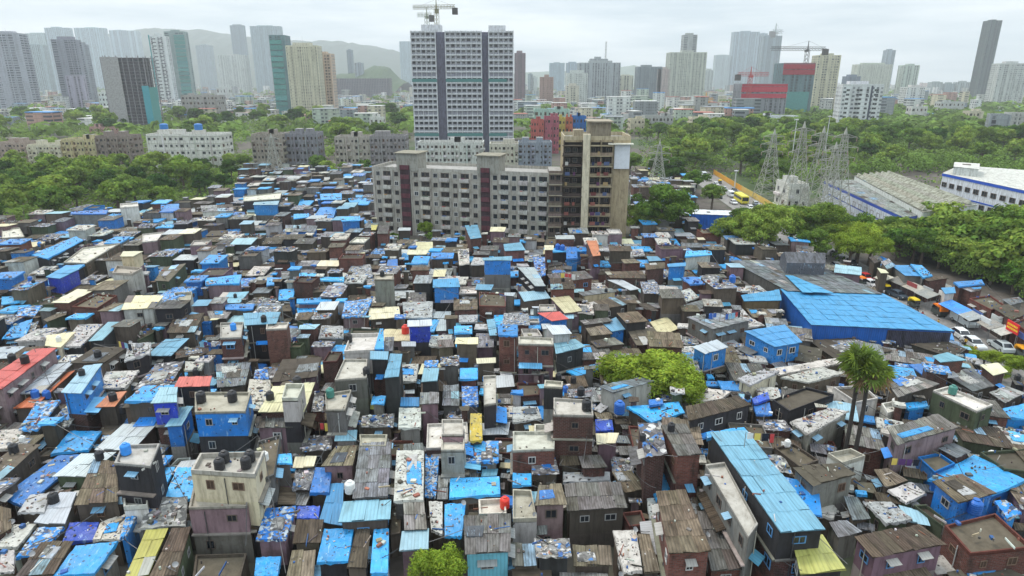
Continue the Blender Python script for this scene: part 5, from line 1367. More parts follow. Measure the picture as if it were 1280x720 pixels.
def canopy(name, label, P, n, lo, hi, lf=.62, m_=90):
    W_ = [tuple(gp(*p)[:2]) for p in P]; xs = [p[0] for p in W_]; ys = [p[1] for p in W_]; mb = MB(); k = 0
    while k < n:
        x, y = rt.uniform(min(xs), max(xs)), rt.uniform(min(ys), max(ys))
        if not inpoly(x, y, W_): continue
        k += 1; s = rt.uniform(lo, hi); sh0 = rt.uniform(.6, 1.25); hz = rt.uniform(2.5, 5.)
        for _ in range(m_):
            d = Vector((rt.gauss(0, 1), rt.gauss(0, 1), abs(rt.gauss(0, 1)))).normalized(); p = Vector((x, y, hz))+Vector((d.x*s, d.y*s, d.z*s*.6-(1-d.z)*hz*.5))*rt.uniform(.8, 1.05); n_ = (d+Vector((rt.uniform(-.6, .6), rt.uniform(-.6, .6), .4))).normalized(); a = n_.orthogonal().normalized()*lf*rt.uniform(.7, 1.2); b = n_.cross(a)*.75; sh = sh0*rt.uniform(.75, 1.25)
            mb.poly([p-a, p-b, p+a, p+b], 'leaf', (sh, sh, sh), [(0, 0)]*4)
    return tag(mb.build(name), label, 'woods', None, 'stuff')
canopy('forest_canopy', 'continuous green canopy filling in between the right-hand forest trees', ((800, 236), (826, 176), (930, 164), (1290, 176), (1450, 230), (1300, 214), (1180, 207), (1090, 216), (1030, 226), (985, 242), (960, 246), (925, 224), (890, 212), (862, 226)), 720, 3.2, 5.6)
canopy('wood_edge', 'low green canopy behind the factory roofs', ((1060, 222), (1090, 214), (1180, 205), (1320, 210), (1330, 226), (1240, 222), (1190, 216), (1110, 222)), 110, 3., 4.6)
canopy('belt_canopy', 'low green canopy between the middle blocks on the left', ((-40, 208), (-40, 158), (180, 154), (510, 154), (510, 206), (300, 208)), 520, 3., 5.)
canopy('roadside_canopy', 'low green canopy under the trees behind the shops', ((1110, 304), (1180, 300), (1300, 316), (1335, 398), (1255, 368), (1195, 346), (1125, 326)), 150, 2., 3.2, .26, 330)
def far_wood(name, label, n, Y0, Y1, xr, lo, hi, skip=None):
    mb = MB()
    for i in range(n):
        Y = Y0+(Y1-Y0)*rt.random()**1.5; x = rt.uniform(*xr)*Y; s = rt.uniform(lo, hi)
        if skip and skip(x, Y): continue
        sh0 = rt.uniform(.6, 1.3)
        for k in range(34):
            d = Vector((rt.gauss(0, 1), rt.gauss(0, 1), abs(rt.gauss(0, 1)))).normalized(); p = Vector((x, Y, s*.35))+Vector((d.x*s, d.y*s, d.z*s*.65)); n_ = (d+Vector((rt.uniform(-.5, .5), rt.uniform(-.5, .5), .2))).normalized(); a = n_.orthogonal().normalized()*s*.24; b = n_.cross(a); sh = sh0*rt.uniform(.8, 1.2)
            mb.poly([p-a, p-b, p+a, p+b], 'leaf', (sh, sh, sh), [(0, 0)]*4)
    return tag(mb.build(name), label, 'woods', None, 'stuff')
far_wood('far_woods', 'far-off wooded land filling the gaps between city blocks', 1300, 480, 3200, (-.85, .85), 6, 12)
far_wood('right_woods', 'far wooded land reaching back on the right', 700, 430, 1500, (.36, .85), 6, 10)
# ---------------------------------------------------------------- twin fan palms
def fan_palm(label, bx, by, cx, cy, seed):
    rng = random.Random(seed); P = gp(bx, by); T = wy(cx, cy, P.y+.0); o = tag(empty('fan_palm', P), label, 'palm tree'); top = Vector((T.x-P.x, 0, T.z)); mb = MB(); pv = Vector((0, 0, -.1))
    for k in range(1, 13): t = k/12; q_ = Vector((top.x*t+math.sin(t*4)*.12, 0, top.z*t)); mb.tube(pv, q_, .26-.08*(k-1)/12, .26-.08*t, 'wood', (.055, .048, .042), 9, k == 12); pv = q_
    mb.build('trunk', o); mb = MB()
    for i in range(40):
        z = 1-2*(i+.5)/40*.92; a = i*2.39996; rr = math.sqrt(max(0, 1-z*z)); d = Vector((rr*math.cos(a), rr*math.sin(a), z)).normalized(); L = rng.uniform(.7, 1.45); c0 = top+d*L
        mb.tube(top, c0, .035, .025, 'wood', (.10, .12, .04), 4, False); s_ = d.cross(Vector((.1, .2, 1))).normalized(); u_ = s_.cross(d); sh = rng.uniform(.6, 1.3); dead = z < -.2 and rng.random() < .4
        tw = rng.uniform(0, 6.28); s2, u2 = s_*math.cos(tw)+u_*math.sin(tw), u_*math.cos(tw)-s_*math.sin(tw)
        for k in range(13):
            th = -1.35+2.7*k/12; v = (d*math.cos(th)+s2*math.sin(th)+u2*.18*math.cos(k*3.1)).normalized(); FL = rng.uniform(.9, 1.5); w_ = v.cross(u2).normalized()*.12
            e_ = c0+v*FL-Vector((0, 0, .22)); m_ = c0+v*FL*.55; mb.poly([c0, m_-w_, e_, m_+w_], ('leaf' if i % 3 else 'leaf_bright') if not dead else 'wood', (sh, sh*.95, sh) if not dead else (.3, .2, .1), [(0, 0)]*4)
    mb.build('crown', o); return o
fan_palm('fan palm with dark bare trunk, left of the twin pair', 1050, 592, 1076, 452, 3); fan_palm('fan palm with dark bare trunk, right of the twin pair', 1061, 597, 1088, 464, 4)
# ---------------------------------------------------------------- roads
rs = random.Random(44)
def smooth_path(px, n=8):
    P = [gp(*p) for p in px]; out = []
    for i in range(len(P)-1):
        p0, p1, p2, p3 = P[max(0, i-1)], P[i], P[i+1], P[min(len(P)-1, i+2)]
        for k in range(n): t = k/n; out.append(.5*((2*p1)+(p2-p0)*t+(2*p0-5*p1+4*p2-p3)*t*t+(3*p1-p0-3*p2+p3)*t**3))
    out.append(P[-1]); return out
def side(path, i): d = (path[min(len(path)-1, i+1)]-path[max(0, i-1)]).normalized(); return Vector((d.y, -d.x, 0)), d
def strip(mb, path, o0, o1, z, m, c):
    for i in range(len(path)-1):
        s0, _ = side(path, i); s1, _ = side(path, i+1); f = lambda p: Vector((p.x, p.y, z))
        mb.poly([f(path[i]+s0*o0), f(path[i+1]+s1*o0), f(path[i+1]+s1*o1), f(path[i]+s0*o1)], m, c)
ROAD = smooth_path(RPX)
mb = MB(); strip(mb, ROAD, 5.2, -5.2, .02, 'asphalt', (.1, .1, .1)); tag(mb.build('road'), 'dusty grey road with traffic between the blue shed and the shops', 'road', None, 'structure')
for s, lb in ((1, 'kerb on the near side of the road'), (-1, 'kerb on the shop side of the road')):
    mb = MB()
    for i in range(len(ROAD)-1):
        a, _ = side(ROAD, i); b, _ = side(ROAD, i+1); V = lambda p, k, z: Vector((p.x+k.x*s*w_, p.y+k.y*s*w_, z))
        for w0, w1 in ((5.2, 6.6),):
            P = []
            for p, k in ((ROAD[i], a), (ROAD[i+1], b)): P.append((p+k*s*w0, p+k*s*w1))
            (p0, p1), (q0, q1) = P; f = lambda p, z: Vector((p.x, p.y, z))
            mb.poly([f(p0, .14), f(q0, .14), f(q1, .14), f(p1, .14)], 'concrete', (.28, .27, .25)); mb.poly([f(p0, 0), f(q0, 0), f(q0, .14), f(p0, .14)], 'concrete', (.4, .39, .36))
    tag(mb.build('pavement'), lb, 'pavement', None, 'structure')
# yellow hoarding along the far stretch
mb = MB(); mo = MB()
for i in range(2, 22):
    a, _ = side(ROAD, i); b, _ = side(ROAD, i+1); p, q_ = ROAD[i]-a*6.8, ROAD[i+1]-b*6.8; f = lambda p, z: Vector((p.x, p.y, z)); c = jit(srgb('#e0a02c' if i < 9 else '#d8b860'), .12, rs)
    mb.poly([f(p, .1), f(q_, .1), f(q_, 2.2), f(p, 2.2)], 'paint', c); mb.poly([f(q_-b*.08, .1), f(p-a*.08, .1), f(p-a*.08, 2.2), f(q_-b*.08, 2.2)], 'paint', c); mb.poly([f(p, 2.2), f(q_, 2.2), f(q_-b*.08, 2.2), f(p-a*.08, 2.2)], 'paint', c)
    mo.tube(f(p-a*.2, 0), f(p-a*.2, 2.5), .06, .06, 'steel', (.3, .28, .2), 5)
o = tag(empty('hoarding', (0, 0, 0)), 'orange-yellow barrier fence along the far traffic queue', 'fence'); mb.build('panel', o); mo.build('post', o)
# ---------------------------------------------------------------- vehicles
def wheel(r, w): 
    mb = MB(); k = 14
    for i in range(k):
        a, b = 2*math.pi*i/k, 2*math.pi*(i+1)/k; A = [(r*math.cos(t), r*math.sin(t)) for t in (a, b)]
        mb.poly([(A[0][0], -w, A[0][1]), (A[1][0], -w, A[1][1]), (A[1][0], w, A[1][1]), (A[0][0], w, A[0][1])], 'plastic', (.02, .02, .02))
    for y in (-w, w): mb.poly([(r*math.cos(2*math.pi*i/k), y, r*math.sin(2*math.pi*i/k)) for i in (range(k) if y > 0 else range(k-1, -1, -1))], 'plastic', (.03, .03, .03)); mb.poly([(r*.55*math.cos(2*math.pi*i/k), y*1.04, r*.55*math.sin(2*math.pi*i/k)) for i in range(k)], 'steel', (.4, .4, .4))
    return mb.data('wheel')
def extrude(mb, prof, w, m, c, taper=None):
    n_ = len(prof); t = taper or [1]*n_
    for s in (-1, 1): mb.poly([(x, s*w*t[i], z) for i, (x, z) in (list(enumerate(prof)) if s < 0 else list(enumerate(prof))[::-1])], m, c)
    for i in range(n_): j = (i+1) % n_; (x0, z0), (x1, z1) = prof[i], prof[j]; mb.poly([(x0, -w*t[i], z0), (x0, w*t[i], z0), (x1, w*t[j], z1), (x1, -w*t[j], z1)], m, c)
WH = wheel(.32, .11); WHS = wheel(.25, .07); WM = wheel(.29, .05)
VEH = {}
def vehicle(kind, col):
    k = (kind, col)
    if k in VEH: return VEH[k]
    b = MB(); g_ = MB(); t = MB(); c = srgb(col); wh = WH
    if kind == 'car':
        extrude(b, [(-2.0, .3), (2.0, .3), (2.05, .62), (1.95, .78), (1.0, .92), (-1.75, .95), (-2.05, .8)], .84, 'paint', c); extrude(b, [(1.0, .9), (.35, 1.42), (-1.15, 1.46), (-1.75, .93)], .76, 'paint', c, [1, .82, .82, 1])
        extrude(g_, [(.95, .96), (.38, 1.36), (-1.1, 1.38), (-1.62, .97)], .775, 'glass', c, [1, .83, .83, 1]); g_.poly([(.99, -.62, .96), (.99, .62, .96), (.43, .55, 1.39), (.43, -.55, 1.39)], 'glass', c); g_.poly([(-1.72, .6, 1.0), (-1.72, -.6, 1.0), (-1.24, -.5, 1.42), (-1.24, .5, 1.42)], 'glass', c)
        for y in (-.6, .6): t.box(2.0, 2.07, y-.15, y+.15, .58, .72, 'paint', (.7, .7, .65))
        W_ = [(1.25, .8), (1.25, -.8), (-1.3, .8), (-1.3, -.8)]; r = .32
    elif kind == 'van':
        extrude(b, [(-2.6, .4), (2.5, .4), (2.6, .9), (2.2, 1.25), (1.75, 2.05), (-2.6, 2.15)], .95, 'paint', c, [1, 1, 1, 1, .92, .95]); g_.poly([(2.23, -.8, 1.3), (2.23, .8, 1.3), (1.82, .74, 2.0), (1.82, -.74, 2.0)], 'glass', c); extrude(g_, [(2.0, 1.3), (1.7, 1.85), (.9, 1.87), (.9, 1.3)], .96, 'glass', c, [1, .96, .96, 1])
        for y in (-.65, .65): t.box(2.55, 2.62, y-.15, y+.15, .7, .9, 'paint', (.7, .7, .65))
        W_ = [(1.7, .88), (1.7, -.88), (-1.7, .88), (-1.7, -.88)]; r = .34
    elif kind == 'bus':
        extrude(b, [(-5, .5), (5, .5), (5.05, 1.2), (4.9, 2.95), (-5, 3.0)], 1.25, 'paint', c); extrude(g_, [(4.6, 1.5), (4.6, 2.4), (-4.7, 2.4), (-4.7, 1.5)], 1.265, 'glass', c); g_.poly([(5.06, -1.1, 1.3), (5.06, 1.1, 1.3), (4.95, 1.1, 2.6), (4.95, -1.1, 2.6)], 'glass', c)
        for y in (-.9, .9): t.box(5.0, 5.08, y-.15, y+.15, .8, 1., 'paint', (.7, .7, .65))
        W_ = [(3.2, 1.15), (3.2, -1.15), (-3, 1.15), (-3, -1.15)]; r = .34
    elif kind == 'rickshaw':
        extrude(b, [(-1.2, .3), (.9, .3), (1.2, .7), (.95, .95), (-1.25, .95)], .6, 'paint', (.04, .05, .045), [1, 1, .5, .7, 1]); extrude(t, [(.75, 1.55), (.5, 1.75), (-1., 1.78), (-1.25, 1.5), (-1.25, .95), (-.95, .95), (-.9, 1.5)], .58, 'cloth', c); g_.poly([(1., -.45, .95), (1., .45, .95), (.75, .45, 1.55), (.75, -.45, 1.55)], 'glass', c)
        W_ = [(1.0, 0), (-.8, .55), (-.8, -.55)]; r = .25; wh = WHS
    else:                                               # scooter
        b.tube((-.55, 0, .62), (.25, 0, .58), .17, .13, 'paint', c, 8); b.tube((.25, 0, .45), (-.1, 0, .4), .1, .14, 'paint', (.05, .05, .05), 6); b.tube((.62, 0, .3), (.45, 0, 1.0), .07, .05, 'paint', c, 6); b.tube((.1, 0, .3), (.5, 0, .75), .09, .1, 'paint', c, 6)
        t.tube((.42, -.3, 1.0), (.42, .3, 1.0), .03, .03, 'steel', (.1, .1, .1), 5); g_.box(-.6, .05, -.13, .13, .72, .82, 'plastic', (.02, .02, .02)); W_ = [(.65, 0), (-.55, 0)]; r = .29; wh = WM
    VEH[k] = (b.data('body'), g_.data('glass'), t.data('trim'), W_, r, wh); return VEH[k]
PN = {'car': ('body', 'window', 'headlight'), 'van': ('body', 'window', 'headlight'), 'bus': ('body', 'window', 'headlight'), 'rickshaw': ('body', 'windscreen', 'canopy'), 'scooter': ('body', 'seat', 'handlebar')}
def put(kind, col, p, rz, desc=None, label=None, z=.03, group=None):
    B_, G_, T__, W_, r, wh = vehicle(kind, col); o = empty({'car': 'car', 'van': 'van', 'bus': 'bus', 'rickshaw': 'auto_rickshaw', 'scooter': 'motorbike'}[kind], (p[0], p[1], z), rz)
    for nm, me in zip(PN[kind], (B_, G_, T__)): link(nm, me, o, (0, 0, 0))
    for x, y in W_: link('wheel', wh, o, (x, y, r))
    cat = {'rickshaw': 'rickshaw', 'scooter': 'motorbike'}.get(kind, kind)
    if label: tag(o, label, cat)
    else: crowd(o, desc, cat, group or 'traffic on the road', (p[0], p[1], 1))
    return o
def onroad(px, py): 
    P = gp(px, py); i = min(range(len(ROAD)), key=lambda k: (ROAD[k]-P).length); _, d = side(ROAD, i); return P, math.atan2(d.y, d.x)
for kind, col, px, py, lb, fl in (('rickshaw', '#e87818', 1172, 394, None, 0), ('van', '#d4dcdc', 1205, 406, 'white van with pale blue roof driving along the shop road', 1), ('car', '#dcdedc', 1201, 423, 'white car parked beside the grey shed wall end', 1), ('car', '#c8cccc', 1216, 434, 'silver-white car behind the one by the grey wall', 1), ('car', '#b4bcbc', 1250, 437, 'silver car on the open road lower right', 0)):
    P, a = onroad(px, py); o = put(kind, col, P, a+(0 if fl else math.pi), None, lb or 'orange canvas-topped vehicle between the blue shed and the van'); o.scale = (1.25,)*3 if kind == 'rickshaw' else (1.1,)*3
for px, py, kind, col, ds in ((1068, 350, 'car', '#e0e0dc', 'white car'), (1054, 341, 'car', '#d8dad8', 'white car'), (1082, 350, 'car', '#b8282c', 'red car'), (1088, 358, 'car', '#dedede', 'white car'), (1106, 366, 'rickshaw', '#d8b820', 'yellow-topped rickshaw'), (1122, 372, 'car', '#44505c', 'dark car'), (1142, 384, 'rickshaw', '#d0b830', 'yellow-topped rickshaw'), (1076, 356, 'rickshaw', '#e07828', 'orange-topped rickshaw'), (1276, 446, 'rickshaw', '#e09a20', 'orange-topped rickshaw'), (1046, 336, 'car', '#9aa0a4', 'grey car'),
  (895, 232, 'car', '#d8d8d8', 'white car'), (905, 238, 'car', '#b8bcc0', 'silver car'), (914, 246, 'van', '#d0d4d4', 'white van'), (926, 253, 'bus', '#d8cc38', 'yellow bus'), (918, 240, 'car', '#303438', 'dark car'), (938, 262, 'car', '#e0e0e0', 'white car'), (930, 250, 'car', '#a83030', 'red car'), (948, 268, 'car', '#dcdcdc', 'white car'), (945, 260, 'car', '#4c5868', 'dark car'), (958, 274, 'car', '#d4d4d4', 'white car'), (968, 281, 'van', '#e4e4e4', 'white van'), (962, 270, 'rickshaw', '#d8b820', 'yellow-topped rickshaw'), (886, 226, 'car', '#c8c8c8', 'silver car'), (975, 286, 'car', '#8c949c', 'grey car'), (880, 221, 'van', '#c8ccd0', 'white van'), (900, 230, 'rickshaw', '#d8b820', 'yellow-topped rickshaw')):
    P, a = onroad(px, py); put(kind, col, P, a+rs.uniform(-.06, .06), ds)
for k in range(44):
    i = rs.randrange(4, 36); a_, d_ = side(ROAD, i); P = ROAD[i]+d_*rs.uniform(0, 4)+a_*rs.choice([-3.4, -1.2, 1.4, 3.6, 5.8])
    kind, col, ds = rs.choice([('car', '#e0e0e0', 'white car'), ('car', '#d4d4d4', 'white car'), ('car', '#b8bcc0', 'silver car'), ('car', '#303438', 'dark car'), ('rickshaw', '#d8b820', 'yellow-topped rickshaw'), ('van', '#e4e4e4', 'white van')])
    if any((Vector(c[2])-P).length < 4.6 for c in CROWD if c[0]['category'] in ('car', 'van', 'rickshaw', 'bus')): continue
    put(kind, col, P, math.atan2(d_.y, d_.x)+rs.uniform(-.08, .08), ds)
i0 = min(range(len(ROAD)), key=lambda k: (ROAD[k]-gp(1052, 338)).length); i1 = min(range(len(ROAD)), key=lambda k: (ROAD[k]-gp(1285, 462)).length)
tot = 0.
for i in range(i0, i1):
    a, d = side(ROAD, i); seg = (ROAD[i+1]-ROAD[i]).length; k = int(seg/1.35)
    for j in range(k):
        if rs.random() < .3: continue
        p = ROAD[i]+d*seg*(j+.5)/k - a*(4.6+rs.uniform(-.3, .9)); c, nm = rs.choice([('#20242c', 'black'), ('#7c1c20', 'dark red'), ('#2c3c6c', 'dark blue'), ('#8c9094', 'silver'), ('#d0d0cc', 'white')])
        put('scooter', c, p, math.atan2(a.y, a.x)+rs.uniform(-.3, .3), f'{nm} parked motorbike', group='motorbikes parked along the shops')
# shop fronts: awnings, signs, shutters on the row beyond the road
def board(label, px, py, z, w_, h_, col, tilt=0.):
    P = gp(px, py, z); a, d = side(ROAD, min(range(len(ROAD)), key=lambda k: (ROAD[k]-P).length)); o = tag(empty('shop_sign', P, math.atan2(d.y, d.x)), label, 'sign'); mb = MB(); mb.box(-w_/2, w_/2, -.06, .06, -h_/2, h_/2, 'paint', srgb(col)); mb.build('board', o)
    if col == '#d81c24':
        mb = MB()
        for r_ in range(2):
            x = -w_*.42
            while x < w_*.4: ww = rs.uniform(.12, .3); mb.box(x, x+ww, -.09, -.06, .12-r_*.55, .42-r_*.55, 'paint', srgb('#f0d030')); x += ww+.1
        mb.build('lettering', o)
    for x in (-w_*.4, w_*.4): mb = MB(); mb.tube((x, .08, -h_/2-2.4), (x, .08, h_/2), .04, .04, 'steel', (.25, .25, .25), 5); mb.build('post', o)
    return o
board('red shop sign with yellow lettering above the parked motorbikes', 1266, 409, 4.0, 3.0, 1.7, '#d81c24')
for k, (px, py, c, ds) in enumerate(((1232, 400, '#d8dcdc', 'white shop board'), (1222, 392, '#3a5c9c', 'blue shop board'), (1246, 398, '#c8ccc8', 'white shop board'), (1180, 368, '#e0dcd8', 'white shop board'), (1160, 362, '#b0b4b4', 'grey shop board'), (1278, 420, '#4860a0', 'blue shop board'), (1140, 356, '#9c4c4c', 'red shop board'))):
    o = board(None, px, py, 3.2, 2.8, .9, c); crowd(o, ds, 'sign', 'boards over the shop fronts', tuple(o.location))
for px, py, w_, c, ds in ((1196, 383, 6., '#1c86dc', 'bright blue shop awning'), (1216, 394, 3.4, '#9a9c98', 'grey shop awning'), (1240, 404, 3.6, '#8c8478', 'brown shop awning'), (1256, 412, 3.2, '#b8b4a8', 'pale shop awning'), (1160, 366, 4., '#8c8a80', 'grey shop awning'), (1144, 358, 4, '#a8a090', 'pale shop awning'), (1126, 350, 4, '#7c7468', 'brown shop awning'), (1106, 346, 3, '#c8bfa8', 'pale shop awning')):
    P = gp(px, py, 3); a, d = side(ROAD, min(range(len(ROAD)), key=lambda k: (ROAD[k]-P).length)); o = empty('shop_awning', P, math.atan2(d.y, d.x)); mb = MB(); W2 = w_/2
    mb.poly([(-W2, -1.4, -.5), (W2, -1.4, -.5), (W2, .9, .3), (-W2, .9, .3)], 'tarp', srgb(c)); mb.poly([(-W2, .9, .26), (W2, .9, .26), (W2, -1.4, -.54), (-W2, -1.4, -.54)], 'tarp', srgb(c)); mb.build('sheet', o)
    for x in (-W2+.1, W2-.1): mb = MB(); mb.tube((x, -1.3, -2.9), (x, -1.3, -.5), .04, .04, 'steel', (.2, .2, .2), 5); mb.build('post', o)
    crowd(o, ds, 'awning', 'awnings along the shops', (P.x, P.y, 3))
for k in range(26):
    i = rs.randrange(i0, i1); a, d = side(ROAD, i); P = ROAD[i]+d*rs.uniform(0, 3)-a*rs.uniform(6.4, 7.4)+Vector((0, 0, rs.uniform(2.3, 3.1))); c, ds = rs.choice([('#1c86dc', 'bright blue shop awning'), ('#1c86dc', 'bright blue shop awning'), ('#9a9c98', 'grey shop awning'), ('#8c6c5c', 'brown shop awning'), ('#c8bfa8', 'pale shop awning'), ('#a84038', 'red shop awning')])
    W2 = rs.uniform(1.1, 1.9); o = empty('shop_awning', P, math.atan2(d.y, d.x)+math.pi); mb = MB(); mb.poly([(-W2, 1.2, -.4), (-W2, -.9, .3), (W2, -.9, .3), (W2, 1.2, -.4)], 'tarp', srgb(c)); mb.poly([(-W2, 1.2, -.44), (W2, 1.2, -.44), (W2, -.9, .26), (-W2, -.9, .26)], 'tarp', srgb(c)); mb.build('sheet', o)
    for x in (-W2+.1, W2-.1): mb = MB(); mb.tube((x, 1.1, -P.z+.1), (x, 1.1, -.4), .04, .04, 'steel', (.2, .2, .2), 5); mb.build('post', o)
    crowd(o, ds, 'awning', 'awnings along the shops', tuple(P))
# ---------------------------------------------------------------- people: one continuous figure each
def figure(stride, shirt, trous, skin=(.16, .08, .05)):
    me = bpy.data.meshes.new('p'); J = {'pel': (0, 0, .95), 'che': (0, 0, 1.32), 'nek': (0, 0, 1.47), 'hea': (.01, 0, 1.60), 'top': (.0, 0, 1.70)}
    for s, n_ in ((1, 'l'), (-1, 'r')):
        J['hip'+n_] = (0, s*.10, .92); J['kne'+n_] = (stride*s*.16+.03, s*.10, .50); J['ank'+n_] = (stride*s*.26-.02, s*.10, .08); J['toe'+n_] = (stride*s*.26+.14, s*.12, .04)
        J['sho'+n_] = (0, s*.19, 1.40); J['elb'+n_] = (-stride*s*.08-.02, s*.25, 1.13); J['han'+n_] = (-stride*s*.16+.08, s*.26, .88)
    names = list(J); E = [('pel', 'che'), ('che', 'nek'), ('nek', 'hea'), ('hea', 'top')]
    for n_ in 'lr': E += [('pel', 'hip'+n_), ('hip'+n_, 'kne'+n_), ('kne'+n_, 'ank'+n_), ('ank'+n_, 'toe'+n_), ('che', 'sho'+n_), ('sho'+n_, 'elb'+n_), ('elb'+n_, 'han'+n_)]
    me.from_pydata([J[k] for k in names], [(names.index(a), names.index(b)) for a, b in E], []); o = bpy.data.objects.new('p', me); COL.objects.link(o); o.modifiers.new('s', 'SKIN'); sk = me.skin_vertices[0].data if me.skin_vertices else None
    if sk is None: return None
    rr = {'pel': .15, 'che': .165, 'nek': .06, 'hea': .10, 'top': .075, 'hip': .095, 'kne': .06, 'ank': .045, 'toe': .04, 'sho': .07, 'elb': .045, 'han': .035}
    for i, k in enumerate(names): v = rr[k] if k in rr else rr[k[:3]]; sk[i].radius = (v, v); sk[i].use_root = k == 'pel'
    o.modifiers.new('u', 'SUBSURF').levels = 1; dg = bpy.context.evaluated_depsgraph_get(); ev = bpy.data.meshes.new_from_object(o.evaluated_get(dg)); bpy.data.objects.remove(o)
    mb = MB()
    for p in ev.polygons:
        c = [ev.vertices[i].co.copy() for i in p.vertices]; z = sum(v.z for v in c)/len(c); y = abs(sum(v.y for v in c)/len(c)); col = trous if z < .95 and y < .2 else shirt
        if z > 1.45: col = skin
        if z > 1.62 or (z > 1.56 and sum(v.x for v in c)/len(c) < -.02): col = (.01, .01, .01)
        if y > .21 and z < 1.2: col = skin
        if z < .07: col = (.03, .02, .02)
        mb.poly(c, 'cloth', col, [(0, 0)]*len(c), smooth=True)
    return mb.data('person')
FIG = [(figure(s, srgb(a), srgb(b)), f'{an} shirt and {bn} trousers') for s, a, an, b, bn in ((.9, '#c8ccd0', 'white', '#20242c', 'dark'), (.2, '#a03030', 'red', '#2c3040', 'dark'), (-.8, '#3a5c9c', 'blue', '#5c5c5c', 'grey'), (.1, '#c8a040', 'yellow', '#202020', 'black'), (.6, '#4c4c50', 'grey', '#2c3c5c', 'blue'))]
for k in range(80):
    i = rs.randrange(i0, i1); a, d = side(ROAD, i); off = rs.choice([-1, -1, -1, 1])*rs.uniform(3.2, 6.2); p = ROAD[i]+d*rs.uniform(0, 3)-a*(-off if off > 0 else off)*(-1)
    p = ROAD[i]+d*rs.uniform(0, 3)+a*off; me, ds = rs.choice(FIG); o = bpy.data.objects.new('person', me); COL.objects.link(o); o.location = (p.x, p.y, .15 if abs(off) > 5.2 else .03); o.rotation_euler = (0, 0, rs.uniform(0, 6.28)); crowd(o, f'person in {ds}', 'person', 'people along the road', (p.x, p.y, 1))
# ---------------------------------------------------------------- water tanks, drums and dishes on the roofs
def tank_mesh(col, kind):
    b, l = MB(), MB(); c = srgb(col)
    if kind == 'drum': b.lathe([(0, 0), (.34, 0), (.36, .12), (.34, .3), (.36, .45), (.34, .6), (.36, .78), (.30, .92)], 'plastic', c, 16); l.lathe([(.30, .92), (.30, .97), (0, .98)], 'plastic', tuple(x*.8 for x in c), 16)
    else:
        pr = [(0, 0), (.52, 0)]
        for k in range(5): pr += [(.55, .06+k*.2), (.55, .18+k*.2), (.52, .21+k*.2)]
        b.lathe(pr+[(.52, 1.08), (.34, 1.24), (.24, 1.27)], 'plastic', c, 18); l.lathe([(.24, 1.27), (.26, 1.29), (.26, 1.36), (0, 1.39)], 'plastic', tuple(x*.9 for x in c), 16)
    return b.data('tank_body'), l.data('lid')
TM = {k: tank_mesh(c, kd) for k, (c, kd) in {'k': ('#1c1c20', 't'), 'w': ('#dcdcd8', 't'), 'b': ('#1c64b8', 'd'), 'r': ('#d8301c', 'd'), 'u': ('#2a8ae0', 't'), 'g': ('#3c7c70', 't')}.items()}
TN = {'k': 'black ribbed water tank', 'w': 'white ribbed water tank', 'b': 'blue plastic drum', 'r': 'red plastic drum', 'u': 'bright blue water tank', 'g': 'green water tank'}
def roof_z(x, y):
    best = None
    for q, z, r, w in ALLH:
        if abs(q[0].x-x) > 16 or abs(q[0].y-y) > 16: continue
        c = False
        for i in range(4):
            p1, p2 = q[i], q[i-1]
            if (p1.y > y) != (p2.y > y) and x < (p2.x-p1.x)*(y-p1.y)/(p2.y-p1.y)+p1.x: c = not c
        if c: zz = z-.6 if r == 'C' else z; best = max(best or 0, zz)
    return best
def settle(px, py):
    best = None
    for q, z, r, w in ALLH:
        zf = z-.5 if r == 'C' else z; P = gp(px, py, zf)
        if abs(q[0].x-P.x) > 30 or abs(q[0].y-P.y) > 30: continue
        c = False
        for i in range(4):
            p1, p2 = q[i], q[i-1]
            if (p1.y > P.y) != (p2.y > P.y) and P.x < (p2.x-p1.x)*(P.y-p1.y)/(p2.y-p1.y)+p1.x: c = not c
        if c and (best is None or zf > best.z): best = P
    return best or gp(px, py, 4)
nt = 0
def tank(px, py, k, s=1., label=None):
    global nt
    P = settle(px, py); o = empty('water_tank' if k not in 'br' else 'plastic_drum', P, rs.uniform(0, 6)); o.scale = (s*.84,)*3; link('tank_body', TM[k][0], o, (0, 0, 0)); link('lid', TM[k][1], o, (0, 0, 0)); nt += 1
    if label: tag(o, label, 'water tank')
    else: crowd(o, TN[k], 'water tank' if k not in 'br' else 'drum', 'tanks and drums on the roofs', tuple(P))
